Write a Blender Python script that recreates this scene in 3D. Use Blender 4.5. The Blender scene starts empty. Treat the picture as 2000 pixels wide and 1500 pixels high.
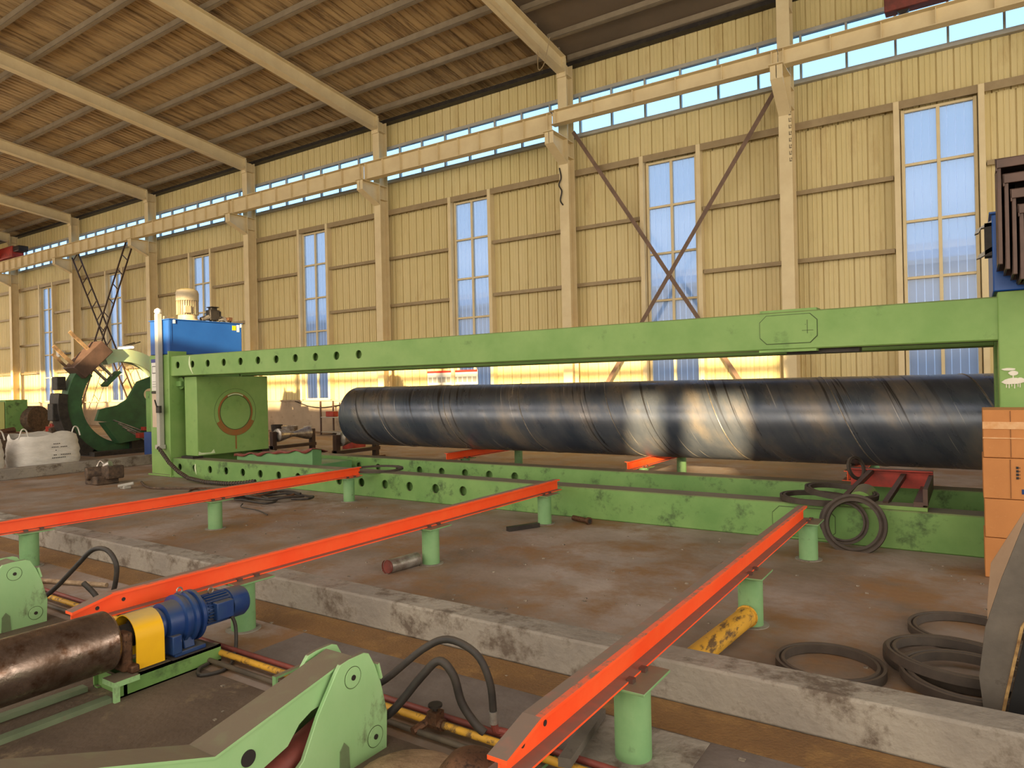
import bpy, bmesh, math, random
from mathutils import Vector, Matrix
random.seed(7)
sc = bpy.context.scene
COL = sc.collection
def R(d): return math.radians(d)
def srgb(r, g, b):
    f = lambda c: (c/255)/12.92 if c/255 <= .04045 else ((c/255+.055)/1.055)**2.4
    return (f(r), f(g), f(b))

# ------------------------------------------------------------------ camera
cd = bpy.data.cameras.new('camera'); cam = bpy.data.objects.new('camera', cd); COL.objects.link(cam)
cd.sensor_width = 36; cd.sensor_fit = 'HORIZONTAL'; cd.lens = 1354/2000*36; cd.clip_end = 400; cd.clip_start = .05
th = R(33.6); rl = .0218
Fv = Vector((-math.sin(th), math.cos(th), 0)); R0 = Vector((math.cos(th), math.sin(th), 0)); U0 = Vector((0, 0, 1))
Rv = (R0 - rl*U0).normalized(); Uv = (U0 + rl*R0).normalized()
M = Matrix((Rv, Uv, -Fv)).transposed().to_4x4(); M.translation = Vector((0, 0, 1.7))
cam.matrix_world = M
sc.camera = cam

# ------------------------------------------------------------------ light and exposure
vs = sc.view_settings; vs.view_transform = 'Standard'; vs.look = 'None'; vs.gamma = 1; vs.use_curve_mapping = False
vs.exposure = 0.0
w = bpy.data.worlds.new('evening_sky'); sc.world = w; w.use_nodes = True
nt = w.node_tree; nt.nodes.clear()
tc = nt.nodes.new('ShaderNodeTexCoord'); sx = nt.nodes.new('ShaderNodeSeparateXYZ')
nt.links.new(tc.outputs['Generated'], sx.inputs[0])
rampz = nt.nodes.new('ShaderNodeValToRGB'); nt.links.new(sx.outputs['Z'], rampz.inputs[0])
e = rampz.color_ramp.elements
e[0].position = 0.0; e[0].color = (.62, .66, .78, 1)
e[1].position = .75; e[1].color = (.25, .48, .95, 1)
k = e.new(.12); k.color = (.74, .86, 1, 1)
k = e.new(.34); k.color = (.62, .82, 1.0, 1)
ry = nt.nodes.new('ShaderNodeMapRange'); nt.links.new(sx.outputs['Y'], ry.inputs['Value'])
ry.inputs['From Min'].default_value = -.2; ry.inputs['From Max'].default_value = -1
mx = nt.nodes.new('ShaderNodeMix'); mx.data_type = 'RGBA'
nt.links.new(ry.outputs[0], mx.inputs[0]); nt.links.new(rampz.outputs[0], mx.inputs[6]); mx.inputs[7].default_value = (1, .72, .42, 1)
bg = nt.nodes.new('ShaderNodeBackground'); nt.links.new(mx.outputs[2], bg.inputs[0]); bg.inputs[1].default_value = 2.3
wo = nt.nodes.new('ShaderNodeOutputWorld'); nt.links.new(bg.outputs[0], wo.inputs[0])

def sun(direction, energy, color, angle):
    l = bpy.data.lights.new('low_sun', 'SUN'); l.energy = energy; l.color = color; l.angle = angle
    o = bpy.data.objects.new('low_sun', l); COL.objects.link(o)
    o.rotation_euler = Vector(direction).to_track_quat('-Z', 'Y').to_euler(); o.location = (20, -40, 15)
sun((-.36, 1, -.17), 19, (1, .76, .42), R(.6))
def area(name, loc, direction, sx_, sy_, energy, color):
    l = bpy.data.lights.new(name, 'AREA'); l.shape = 'RECTANGLE'; l.size = sx_; l.size_y = sy_; l.energy = energy; l.color = color
    o = bpy.data.objects.new(name, l); COL.objects.link(o); o.location = loc
    o.rotation_euler = Vector(direction).to_track_quat('-Z', 'Y').to_euler()
# unseen fill lamps added to brighten the hall from behind, both ends and above
area('daylight_rear_bay', (-14, -13.2, 5.5), (0, 1, -.02), 50, 7, 3900, (1, .93, .82))
area('daylight_right_gable', (15.5, 4, 5), (-1, .05, 0), 24, 8, 2800, (1, .94, .86))
area('daylight_roof_lights', (-14, -4, 10.9), (0, .15, -1), 50, 5, 1900, (1, .96, .93))
area('daylight_left_gable', (-55, 4, 5), (1, 0, 0), 24, 8, 1500, (1, .92, .8))

# ------------------------------------------------------------------ materials
MATS = {}
def mat(name, c1, c2=None, scale=3, rough=.6, metal=0, bump=0, bscale=None, dust=None, dustamt=.9, contrast=(.35, .65), stretch=(1, 1, 1), c3=None, c3pos=(.62, .72), c3scale=None, spec=.4, rvar=0):
    if name in MATS: return MATS[name]
    m = bpy.data.materials.new(name); m.use_nodes = True; nt = m.node_tree; N = nt.nodes; L = nt.links
    p = N['Principled BSDF']; p.inputs['Metallic'].default_value = metal; p.inputs['Roughness'].default_value = rough
    p.inputs['Specular IOR Level'].default_value = spec
    tc = N.new('ShaderNodeTexCoord'); mp = N.new('ShaderNodeMapping'); L.new(tc.outputs['Object'], mp.inputs[0]); mp.inputs['Scale'].default_value = stretch
    col = None
    if c2:
        n = N.new('ShaderNodeTexNoise'); n.inputs['Scale'].default_value = scale; n.inputs['Detail'].default_value = 7; n.inputs['Roughness'].default_value = .62
        L.new(mp.outputs[0], n.inputs['Vector'])
        r = N.new('ShaderNodeValToRGB'); r.color_ramp.elements[0].position = contrast[0]; r.color_ramp.elements[1].position = contrast[1]
        r.color_ramp.elements[0].color = (*c1, 1); r.color_ramp.elements[1].color = (*c2, 1)
        L.new(n.outputs[0], r.inputs[0]); col = r.outputs[0]
        if rvar:
            mr = N.new('ShaderNodeMapRange'); L.new(n.outputs[0], mr.inputs[0]); mr.inputs['From Min'].default_value = .35; mr.inputs['From Max'].default_value = .65
            mr.inputs['To Min'].default_value = rough; mr.inputs['To Max'].default_value = rough+rvar; L.new(mr.outputs[0], p.inputs['Roughness'])
    else:
        p.inputs['Base Color'].default_value = (*c1, 1)
    if c3:
        n3 = N.new('ShaderNodeTexNoise'); n3.inputs['Scale'].default_value = c3scale or scale*4; n3.inputs['Detail'].default_value = 8; n3.inputs['Roughness'].default_value = .7
        L.new(mp.outputs[0], n3.inputs['Vector'])
        r3 = N.new('ShaderNodeMapRange'); r3.inputs['From Min'].default_value = c3pos[0]; r3.inputs['From Max'].default_value = c3pos[1]; L.new(n3.outputs[0], r3.inputs[0])
        mm = N.new('ShaderNodeMix'); mm.data_type = 'RGBA'; L.new(r3.outputs[0], mm.inputs[0]); mm.inputs[7].default_value = (*c3, 1)
        if col: L.new(col, mm.inputs[6])
        else: mm.inputs[6].default_value = (*c1, 1)
        col = mm.outputs[2]
    if dust:   # dust lying on upward faces
        g = N.new('ShaderNodeNewGeometry'); s = N.new('ShaderNodeSeparateXYZ'); L.new(g.outputs['Normal'], s.inputs[0])
        mr = N.new('ShaderNodeMapRange'); mr.inputs['From Min'].default_value = .55; mr.inputs['From Max'].default_value = .9; mr.inputs['To Max'].default_value = dustamt
        L.new(s.outputs['Z'], mr.inputs[0])
        nd = N.new('ShaderNodeTexNoise'); nd.inputs['Scale'].default_value = 14; nd.inputs['Detail'].default_value = 6; L.new(mp.outputs[0], nd.inputs['Vector'])
        mr2 = N.new('ShaderNodeMapRange'); mr2.inputs['From Min'].default_value = .3; mr2.inputs['From Max'].default_value = .5; mr2.inputs['To Min'].default_value = .9; L.new(nd.outputs[0], mr2.inputs[0])
        mu = N.new('ShaderNodeMath'); mu.operation = 'MULTIPLY'; L.new(mr.outputs[0], mu.inputs[0]); L.new(mr2.outputs[0], mu.inputs[1])
        mm = N.new('ShaderNodeMix'); mm.data_type = 'RGBA'; L.new(mu.outputs[0], mm.inputs[0]); mm.inputs[7].default_value = (*dust, 1)
        if col: L.new(col, mm.inputs[6])
        else: mm.inputs[6].default_value = (*c1, 1)
        col = mm.outputs[2]
    if col: L.new(col, p.inputs['Base Color'])
    if bump:
        nb = N.new('ShaderNodeTexNoise'); nb.inputs['Scale'].default_value = bscale or scale*5; nb.inputs['Detail'].default_value = 6; L.new(mp.outputs[0], nb.inputs['Vector'])
        b = N.new('ShaderNodeBump'); b.inputs['Strength'].default_value = bump; b.inputs['Distance'].default_value = .02; L.new(nb.outputs[0], b.inputs['Height']); L.new(b.outputs[0], p.inputs['Normal'])
    MATS[name] = m
    return m
DUST = srgb(112, 95, 82)
GREEN = mat('green_paint', srgb(112, 150, 76), srgb(132, 164, 92), 1.2, .5, dust=DUST, bump=.05, c3=srgb(92, 122, 62), c3pos=(.6, .75), c3scale=3)
GREEND = mat('worn_green_paint', srgb(98, 138, 72), srgb(118, 154, 86), 1.5, .55, dust=DUST, bump=.08, c3=srgb(66, 88, 50), c3pos=(.54, .68), c3scale=4)
GREENLIT = mat('mint_green_paint', srgb(142, 186, 126), srgb(156, 194, 138), 2.5, .5, dust=DUST, dustamt=.95, bump=.08, c3=srgb(104, 118, 84), c3pos=(.58, .70), c3scale=6, stretch=(1, 1, .6))  # same green paint, with the brighter foreground light put into its colour
GREENCOOL = mat('post_green_paint', srgb(108, 152, 100), srgb(126, 164, 112), 4, .5, dust=DUST, bump=.06, c3=srgb(90, 112, 76), c3pos=(.6, .75), c3scale=9)  # same green paint, tinted for the cooler light on the posts
ORANGE = mat('orange_paint', srgb(252, 80, 30), srgb(254, 96, 44), 4, .5, dust=srgb(122, 104, 92), dustamt=1, c3=srgb(225, 88, 56), c3pos=(.66, .8), c3scale=10)
ORANGEW = mat('worn_orange_edge', srgb(236, 92, 56), srgb(206, 104, 76), 9, .5, c3=srgb(130, 108, 92), c3pos=(.52, .64), c3scale=16)
REDP = mat('red_paint', srgb(176, 58, 44), srgb(130, 50, 40), 5, .6, dust=DUST)
CREAM = mat('cream_paint', srgb(214, 194, 150), srgb(224, 206, 162), 2, .5, dust=srgb(150, 130, 100))
SHEET = mat('cream_sheet', srgb(206, 188, 130), srgb(214, 196, 142), 1.0, .5, c3=srgb(180, 152, 98), c3pos=(.55, .8), c3scale=1.5, stretch=(1, 1, .25), spec=.5)
ROOFM = mat('roof_insulation', srgb(166, 138, 94), srgb(190, 160, 112), 1.3, .7, stretch=(2.2, .25, .25), contrast=(.3, .7), c3=srgb(124, 98, 64), c3pos=(.48, .62), c3scale=2)
ROOFG = mat('grey_roof_sheet', srgb(112, 98, 80), srgb(124, 108, 88), .8, .6)
PURL = mat('purlin_steel', srgb(150, 136, 112), srgb(136, 122, 100), 3, .55, metal=.2)
GIRT = mat('girt_steel', srgb(160, 140, 104), srgb(146, 126, 92), 3, .5, metal=.1)
CONC = mat('concrete_floor', srgb(106, 88, 70), srgb(164, 150, 140), .5, .62, contrast=(.36, .66), bump=.25, bscale=18, c3=srgb(132, 100, 68), c3pos=(.46, .62), c3scale=1.1, rvar=.2)
CONCL = mat('concrete_curb', srgb(128, 120, 110), srgb(156, 148, 134), 2, .8, bump=.5, bscale=22, c3=srgb(98, 86, 74), c3pos=(.5, .62), c3scale=4)
PLINTH = mat('plinth_plaster', srgb(178, 158, 134), srgb(160, 142, 120), 1.2, .8, bump=.15, c3=srgb(126, 110, 92), c3pos=(.56, .72), c3scale=2.5)
RUSTPL = mat('rusty_cover_plate', srgb(128, 96, 58), srgb(108, 80, 52), 1.6, .6, bump=.4, bscale=60, c3=srgb(146, 112, 66), c3pos=(.5, .7), c3scale=5)
BLUEP = mat('blue_paint', srgb(26, 76, 148), srgb(32, 84, 158), 2, .35, dust=srgb(140, 150, 160), dustamt=.6)
BLUED = mat('dark_blue_paint', srgb(24, 52, 108), srgb(40, 66, 108), 8, .4, dust=srgb(96, 92, 82), dustamt=.8, c3=srgb(150, 158, 170), c3pos=(.7, .78), c3scale=26)
YELLOW = mat('yellow_paint', srgb(240, 186, 16), srgb(232, 176, 20), 4, .5, dust=srgb(170, 150, 104), dustamt=.8)
YPIPE = mat('worn_yellow_paint', srgb(206, 156, 48), srgb(186, 140, 50), 6, .6, c3=srgb(98, 74, 44), c3pos=(.52, .6), c3scale=14, stretch=(1, .3, 1))
RUST = mat('rusty_steel', srgb(92, 66, 50), srgb(122, 88, 64), 9, .45, metal=.6, bump=.2, c3=srgb(60, 46, 38), c3pos=(.5, .65), rvar=.3)
ROLLM = mat('worn_roller_steel', srgb(160, 142, 130), srgb(96, 76, 62), 5, .22, metal=.9, bump=.12, bscale=30, c3=srgb(90, 62, 42), c3pos=(.5, .66), c3scale=7, rvar=.25)
DARKM = mat('dark_steel', srgb(44, 40, 38), srgb(62, 56, 50), 6, .5, metal=.4)
BLACK = mat('black_rubber', srgb(34, 32, 30), srgb(58, 52, 46), 9, .6, dust=srgb(92, 82, 70), dustamt=.5)
RING = mat('dusty_rubber', srgb(58, 50, 43), srgb(74, 64, 55), 8, .7, dust=srgb(92, 80, 68), dustamt=.6)  # dusty rubber, its colour also lowered for the shadow over the heap
BROWNM = mat('brown_steel', srgb(96, 74, 64), srgb(80, 62, 54), 5, .5, metal=.1)
BRACE = mat('brace_steel', srgb(124, 98, 80), srgb(104, 82, 66), 4, .6)
LADM = mat('dark_brown_steel', srgb(72, 50, 38), srgb(56, 40, 32), 4, .6)
CARD = mat('cardboard', srgb(190, 128, 72), srgb(178, 118, 66), 3, .75, bump=.04, c3=srgb(206, 146, 90), c3pos=(.6, .8))
CARDL = mat('pale_cardboard', srgb(168, 140, 112), srgb(152, 124, 98), 3, .8)
TAPE = mat('clear_tape', srgb(206, 150, 96), srgb(220, 176, 130), 12, .15, spec=.9)
WHITE = mat('white_paint', srgb(232, 230, 222), srgb(214, 210, 200), 3, .5)
GREYP = mat('grey_paint', srgb(176, 172, 160), srgb(160, 156, 146), 3, .5)
PAPER = mat('pinkish_paper', srgb(206, 184, 160), srgb(196, 174, 152), 3, .7)
BAGM = mat('woven_bag', srgb(212, 206, 196), srgb(196, 190, 180), 4, .75, bump=.7, bscale=7, stretch=(1, 1, 2.5))
MOTC = mat('motor_cream', srgb(186, 170, 138), srgb(168, 152, 122), 3, .5, dust=srgb(200, 180, 120))
BOARD = mat('grey_board', srgb(84, 78, 70), srgb(104, 96, 86), 4, .7, bump=.15, c3=srgb(66, 60, 52), c3scale=9)
WOODE = mat('pale_wood_edge', srgb(196, 162, 104), srgb(120, 84, 48), 14, .7)
DEBR = mat('dark_debris', srgb(66, 54, 46), srgb(104, 84, 66), 14, .7, metal=.2, bump=.4)
SILV = mat('galvanised_steel', srgb(190, 186, 178), srgb(130, 118, 108), 10, .35, metal=.7)
PIPEG = mat('dirty_dark_pipe', srgb(70, 62, 52), srgb(92, 80, 64), 6, .6)
REDR = mat('red_oxide', srgb(132, 64, 54), srgb(100, 54, 46), 6, .55, bump=.1)
INKM = mat('black_ink', srgb(40, 36, 34), None)
RSTAIN = mat('orange_rust_stain', srgb(150, 92, 44), srgb(132, 104, 52), 7, .7)
OUTW = mat('outside_cladding', srgb(150, 156, 170), srgb(160, 166, 180), .3, .6, stretch=(1, 1, .1))
OUTR = mat('outside_roof', srgb(226, 226, 222), srgb(214, 214, 212), .5, .5)
OUTB = mat('outside_brick', srgb(176, 128, 88), srgb(150, 108, 76), .5, .8)
OUTG = mat('outside_ground', srgb(150, 140, 128), srgb(130, 122, 112), .2, .9)

def glass_mat():   # ribbed translucent sheet
    m = bpy.data.materials.new('ribbed_translucent_sheet'); m.use_nodes = True; nt = m.node_tree; N = nt.nodes; L = nt.links; N.clear()
    o = N.new('ShaderNodeOutputMaterial'); tr = N.new('ShaderNodeBsdfTransparent'); tl = N.new('ShaderNodeBsdfTranslucent'); gl = N.new('ShaderNodeBsdfGlossy')
    tr.inputs[0].default_value = (.56, .60, .66, 1); tl.inputs[0].default_value = (.84, .88, .94, 1); gl.inputs['Roughness'].default_value = .15
    tc = N.new('ShaderNodeTexCoord'); sp = N.new('ShaderNodeSeparateXYZ'); L.new(tc.outputs['Object'], sp.inputs[0])
    mm = N.new('ShaderNodeMath'); mm.operation = 'PINGPONG'; L.new(sp.outputs['X'], mm.inputs[0]); mm.inputs[1].default_value = .082
    lt = N.new('ShaderNodeMath'); lt.operation = 'LESS_THAN'; L.new(mm.outputs[0], lt.inputs[0]); lt.inputs[1].default_value = .008
    mr = N.new('ShaderNodeMapRange'); L.new(lt.outputs[0], mr.inputs[0]); mr.inputs['To Min'].default_value = .30; mr.inputs['To Max'].default_value = .85
    a = N.new('ShaderNodeMixShader'); L.new(mr.outputs[0], a.inputs[0]); L.new(tr.outputs[0], a.inputs[1]); L.new(tl.outputs[0], a.inputs[2])
    b = N.new('ShaderNodeMixShader'); b.inputs[0].default_value = .05; L.new(a.outputs[0], b.inputs[1]); L.new(gl.outputs[0], b.inputs[2])
    L.new(b.outputs[0], o.inputs[0]); return m
GLASS = glass_mat()
def clear_mat():
    m = bpy.data.materials.new('clear_window_glass'); m.use_nodes = True; nt = m.node_tree; N = nt.nodes; L = nt.links; N.clear()
    o = N.new('ShaderNodeOutputMaterial'); tr = N.new('ShaderNodeBsdfTransparent'); gl = N.new('ShaderNodeBsdfGlossy'); gl.inputs['Roughness'].default_value = .05
    tr.inputs[0].default_value = (.72, .88, 1, 1)
    b = N.new('ShaderNodeMixShader'); b.inputs[0].default_value = .05; L.new(tr.outputs[0], b.inputs[1]); L.new(gl.outputs[0], b.inputs[2]); L.new(b.outputs[0], o.inputs[0]); return m
CLEAR = clear_mat()
def glow(name, c, s):
    m = bpy.data.materials.new(name); m.use_nodes = True; p = m.node_tree.nodes['Principled BSDF']
    p.inputs['Base Color'].default_value = (*c, 1); p.inputs['Emission Color'].default_value = (*c, 1); p.inputs['Emission Strength'].default_value = s; return m
LAMPM = glow('lit_tube', (1, .98, .9), 1.6)

def pipe_mat(pitch, yc, zc):    # dark spiral-welded steel: streaks and scratches run along the spiral
    m = bpy.data.materials.new('spiral_pipe_steel'); m.use_nodes = True; nt = m.node_tree; N = nt.nodes; L = nt.links
    p = N['Principled BSDF']; tc = N.new('ShaderNodeTexCoord'); s = N.new('ShaderNodeSeparateXYZ'); L.new(tc.outputs['Object'], s.inputs[0])
    def M_(op, a, b=None):
        n = N.new('ShaderNodeMath'); n.operation = op
        for i, v in enumerate((a, b)):
            if v is None: continue
            if isinstance(v, (int, float)): n.inputs[i].default_value = v
            else: L.new(v, n.inputs[i])
        return n.outputs[0]
    y = M_('SUBTRACT', s.outputs['Y'], yc); z = M_('SUBTRACT', s.outputs['Z'], zc)
    ny = M_('MULTIPLY', y, -1.0)
    phi = M_('ARCTAN2', z, ny)          # 0 at the near side, + upwards
    u = M_('ADD', s.outputs['X'], M_('MULTIPLY', phi, pitch/(2*math.pi)))
    cb = N.new('ShaderNodeCombineXYZ'); L.new(u, cb.inputs[0]); L.new(M_('MULTIPLY', phi, .25), cb.inputs[1])
    def noise(scale, det=4, sc=(1, 1, 1), rough=.6):
        mp = N.new('ShaderNodeMapping'); mp.inputs['Scale'].default_value = sc; L.new(cb.outputs[0], mp.inputs[0])
        n = N.new('ShaderNodeTexNoise'); n.inputs['Scale'].default_value = scale; n.inputs['Detail'].default_value = det; n.inputs['Roughness'].default_value = rough; L.new(mp.outputs[0], n.inputs['Vector']); return n.outputs[0]
    def mr(x, a, b, c, d):
        n = N.new('ShaderNodeMapRange'); L.new(x, n.inputs[0])
        for i, v in zip(('From Min', 'From Max', 'To Min', 'To Max'), (a, b, c, d)): n.inputs[i].default_value = v
        return n.outputs[0]
    base = N.new('ShaderNodeValToRGB'); L.new(noise(1.4, 5, (1, 1.2, 1)), base.inputs[0])
    ce = base.color_ramp.elements; ce[0].position = .35; ce[0].color = (*srgb(70, 78, 92), 1); ce[1].position = .66; ce[1].color = (*srgb(138, 128, 118), 1)
    k = ce.new(.5); k.color = (*srgb(96, 100, 108), 1)
    streak = mr(noise(11, 3, (1, .08, 1)), .56, .60, 0, .85)
    gate = mr(noise(.9, 2, (1, .6, 1)), .48, .56, 0, 1)
    st = M_('MULTIPLY', streak, gate)
    m1 = N.new('ShaderNodeMix'); m1.data_type = 'RGBA'; L.new(st, m1.inputs[0]); L.new(base.outputs[0], m1.inputs[6]); m1.inputs[7].default_value = (*srgb(40, 36, 34), 1)
    sc2 = mr(noise(30, 2, (1, .05, 1)), .66, .70, 0, .7)
    m2 = N.new('ShaderNodeMix'); m2.data_type = 'RGBA'; L.new(sc2, m2.inputs[0]); L.new(m1.outputs[2], m2.inputs[6]); m2.inputs[7].default_value = (*srgb(190, 182, 170), 1)
    L.new(m2.outputs[2], p.inputs['Base Color']); p.inputs['Metallic'].default_value = .38
    L.new(mr(noise(3, 4), .3, .7, .22, .40), p.inputs['Roughness'])
    b = N.new('ShaderNodeBump'); b.inputs['Strength'].default_value = .25; b.inputs['Distance'].default_value = .006; L.new(noise(7, 3, (1, .15, 1)), b.inputs['Height']); L.new(b.outputs[0], p.inputs['Normal'])
    return m

# ------------------------------------------------------------------ mesh helpers
OFF = {}
class MB:
    def __init__(s): s.v = []; s.f = []; s.m = []; s.mi = 0; s.st = []
    def add(s, vs, fs):
        b = len(s.v); s.st.append((b, len(s.f))); s.v += [tuple(x) for x in vs]; s.f += [tuple(b+i for i in f) for f in fs]; s.m += [s.mi]*len(fs); return s
    def box(s, x0, x1, y0, y1, z0, z1):
        if x0 > x1: x0, x1 = x1, x0
        if y0 > y1: y0, y1 = y1, y0
        if z0 > z1: z0, z1 = z1, z0
        return s.add([(x0,y0,z0),(x1,y0,z0),(x1,y1,z0),(x0,y1,z0),(x0,y0,z1),(x1,y0,z1),(x1,y1,z1),(x0,y1,z1)],
                     [(0,3,2,1),(4,5,6,7),(0,1,5,4),(1,2,6,5),(2,3,7,6),(3,0,4,7)])
    def bar(s, a, b, w, h, up=(0, 0, 1)):      # box from a to b, w across, h along 'up'
        a = Vector(a); b = Vector(b); d = (b-a).normalized(); up = Vector(up)
        x = d.cross(up).normalized(); y = x.cross(d).normalized()
        vs = [p + x*i*w/2 + y*j*h/2 for p in (a, b) for (i, j) in ((-1,-1),(1,-1),(1,1),(-1,1))]
        return s.add(vs, [(0,1,2,3),(7,6,5,4),(0,4,5,1),(1,5,6,2),(2,6,7,3),(3,7,4,0)])
    def cyl(s, a, b, r, r2=None, n=24, caps=True):
        a = Vector(a); b = Vector(b); r2 = r if r2 is None else r2
        d = (b-a).normalized(); t = Vector((0,0,1)) if abs(d.z) < .9 else Vector((1,0,0)); x = d.cross(t).normalized(); y = d.cross(x)
        vs = []
        for p, rr in ((a, r), (b, r2)):
            vs += [p + (x*math.cos(2*math.pi*i/n) + y*math.sin(2*math.pi*i/n))*rr for i in range(n)]
        fs = [(i, (i+1) % n, n+(i+1) % n, n+i) for i in range(n)]
        if caps: fs += [tuple(reversed(range(n))), tuple(range(n, 2*n))]
        return s.add(vs, fs)
    def lathe(s, base, axis, prof, n=28):      # prof: (distance along axis, radius)
        a = Vector(base); d = Vector(axis).normalized(); t = Vector((0,0,1)) if abs(d.z) < .9 else Vector((1,0,0)); x = d.cross(t).normalized(); y = d.cross(x)
        vs = []
        for h, r in prof: vs += [a + d*h + (x*math.cos(2*math.pi*i/n)+y*math.sin(2*math.pi*i/n))*max(r, 1e-4) for i in range(n)]
        fs = [(k*n+i, k*n+(i+1) % n, (k+1)*n+(i+1) % n, (k+1)*n+i) for k in range(len(prof)-1) for i in range(n)]
        fs += [tuple(reversed(range(n))), tuple(range((len(prof)-1)*n, len(prof)*n))]
        return s.add(vs, fs)
    def tube(s, pts, r, n=10, smooth=4, closed=False):
        P = [Vector(p) for p in pts]
        if smooth > 1:
            Q = []; m = len(P); rng = range(m if closed else m-1)
            for i in rng:
                g = lambda j: P[j % m] if closed else P[max(0, min(m-1, j))]
                p0, p1, p2, p3 = g(i-1), g(i), g(i+1), g(i+2)
                for k in range(smooth):
                    t = k/smooth; Q.append(.5*((2*p1)+(-p0+p2)*t+(2*p0-5*p1+4*p2-p3)*t*t+(-p0+3*p1-3*p2+p3)*t**3))
            if not closed: Q.append(P[-1])
            P = Q
        m = len(P); vs = []; prev = None
        for i, p in enumerate(P):
            d = (P[(i+1) % m]-P[i-1]) if closed else (P[min(m-1, i+1)]-P[max(0, i-1)])
            d.normalize()
            if prev is None:
                t = Vector((0,0,1)) if abs(d.z) < .9 else Vector((1,0,0)); x = d.cross(t).normalized()
            else:
                x = (prev - d*prev.dot(d)).normalized()
            prev = x; y = d.cross(x)
            rr = r(i/(m-1)) if callable(r) else r
            vs += [p+(x*math.cos(2*math.pi*k/n)+y*math.sin(2*math.pi*k/n))*rr for k in range(n)]
        fs = []
        for i in range(m if closed else m-1):
            j = (i+1) % m
            fs += [(i*n+k, i*n+(k+1) % n, j*n+(k+1) % n, j*n+k) for k in range(n)]
        if not closed: fs += [tuple(reversed(range(n))), tuple(range((m-1)*n, m*n))]
        return s.add(vs, fs)
    def prism(s, poly, axis, a, b):     # polygon in the plane normal to axis ('X': (y,z) pairs, 'Y': (x,z), 'Z': (x,y))
        f = {'X': lambda p, t: (t, p[0], p[1]), 'Y': lambda p, t: (p[0], t, p[1]), 'Z': lambda p, t: (p[0], p[1], t)}[axis]
        n = len(poly); vs = [f(p, a) for p in poly]+[f(p, b) for p in poly]
        fs = [tuple(range(n)), tuple(reversed(range(n, 2*n)))]+[(i, n+i, n+(i+1) % n, (i+1) % n) for i in range(n)]
        return s.add(vs, fs)
    def holed(s, X0, X1, z0, z1, y, holes, r, depth, n=20):  # plate in the plane Y=y with a row of round holes that have depth
        xs = sorted(holes); zc = None
        cuts = [X0]
        for i in range(len(xs)-1): pass
        half = (xs[1][0]-xs[0][0])/2 if len(xs) > 1 else .2
        cur = X0
        for (hx, hz) in xs:
            a, b = hx-half, hx+half
            if a > cur+1e-4: s.add([(cur,y,z0),(a,y,z0),(a,y,z1),(cur,y,z1)], [(0,1,2,3)])
            ring = []; outer = []
            for k in range(n):
                t = 2*math.pi*k/n; c, sn = math.cos(t), math.sin(t)
                ring.append((hx+r*c, y, hz+r*sn))
                sx_ = (half/abs(c)) if abs(c) > 1e-6 else 1e9
                zz = ((z1-hz) if sn > 0 else (hz-z0))/abs(sn) if abs(sn) > 1e-6 else 1e9
                q = min(sx_, zz); outer.append((hx+q*c, y, hz+q*sn))
            back = [(p[0], y+depth, p[2]) for p in ring]
            s.add(ring+outer+back, [(k, (k+1) % n, n+(k+1) % n, n+k) for k in range(n)]+[(k, 2*n+k, 2*n+(k+1) % n, (k+1) % n) for k in range(n)])
            # the four corners of the cell
            for cx, cz in ((b, z1), (a, z1), (a, z0), (b, z0)):
                ang = math.atan2(cz-hz, cx-hx) % (2*math.pi); k = int(ang/(2*math.pi)*n) % n
                s.add([outer[k], (cx, y, cz), outer[(k+1) % n]], [(0, 1, 2)])
            cur = b
        if cur < X1: s.add([(cur,y,z0),(X1,y,z0),(X1,y,z1),(cur,y,z1)], [(0,1,2,3)])
        return s
    def build_each(s, name, mats, parent=None, **kw):
        out = []; starts = s.st+[(len(s.v), len(s.f))]
        for (v0, f0), (v1, f1) in zip(starts[:-1], starts[1:]):
            q = MB(); q.v = s.v[v0:v1]; q.f = [tuple(i-v0 for i in f) for f in s.f[f0:f1]]; q.m = s.m[f0:f1]
            out.append(q.build(name, mats, parent, **kw))
        return out
    def build(s, name, mats, parent=None, bevel=0, smooth=True, angle=.55):
        off = Vector(OFF.get(parent.name, (0,0,0))) if parent is not None else Vector((0,0,0))
        me = bpy.data.meshes.new(name); me.from_pydata([Vector(v)-off for v in s.v], [], s.f)
        if not isinstance(mats, (list, tuple)): mats = [mats]
        for m in mats: me.materials.append(m)
        for p, i in zip(me.polygons, s.m): p.material_index = i
        bm = bmesh.new(); bm.from_mesh(me); bmesh.ops.remove_doubles(bm, verts=bm.verts, dist=1e-5); bmesh.ops.recalc_face_normals(bm, faces=bm.faces); bm.to_mesh(me); bm.free()
        if smooth:
            for p in me.polygons: p.use_smooth = True
            me.set_sharp_from_angle(angle=angle)
        me.update()
        o = bpy.data.objects.new(name, me); COL.objects.link(o)
        if parent is not None: o.parent = parent; OFF[o.name] = tuple(off)
        if bevel:
            b = o.modifiers.new('bevel', 'BEVEL'); b.width = bevel; b.segments = 2; b.limit_method = 'ANGLE'; b.angle_limit = R(40); b.harden_normals = False
        return o
def thing(name, label, cat, loc, group=None):
    o = bpy.data.objects.new(name, None); COL.objects.link(o); o.location = loc; o.empty_display_size = .1
    OFF[o.name] = tuple(loc); return tag(o, label, cat, group)
def tag(o, label, cat, group=None, kind=None):
    o['label'] = label; o['category'] = cat
    if group: o['group'] = group
    if kind: o['kind'] = kind
    return o
def struct(o): o['kind'] = 'structure'; return o
def dup(root, delta, label=None):
    r = root.copy(); COL.objects.link(r); r.location = Vector(root.location)+Vector(delta)
    if label: r['label'] = label
    for ch in list(root.children):
        c = ch.copy(); COL.objects.link(c); c.parent = r
        for g in list(ch.children):
            d = g.copy(); COL.objects.link(d); d.parent = c
    return r
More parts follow.
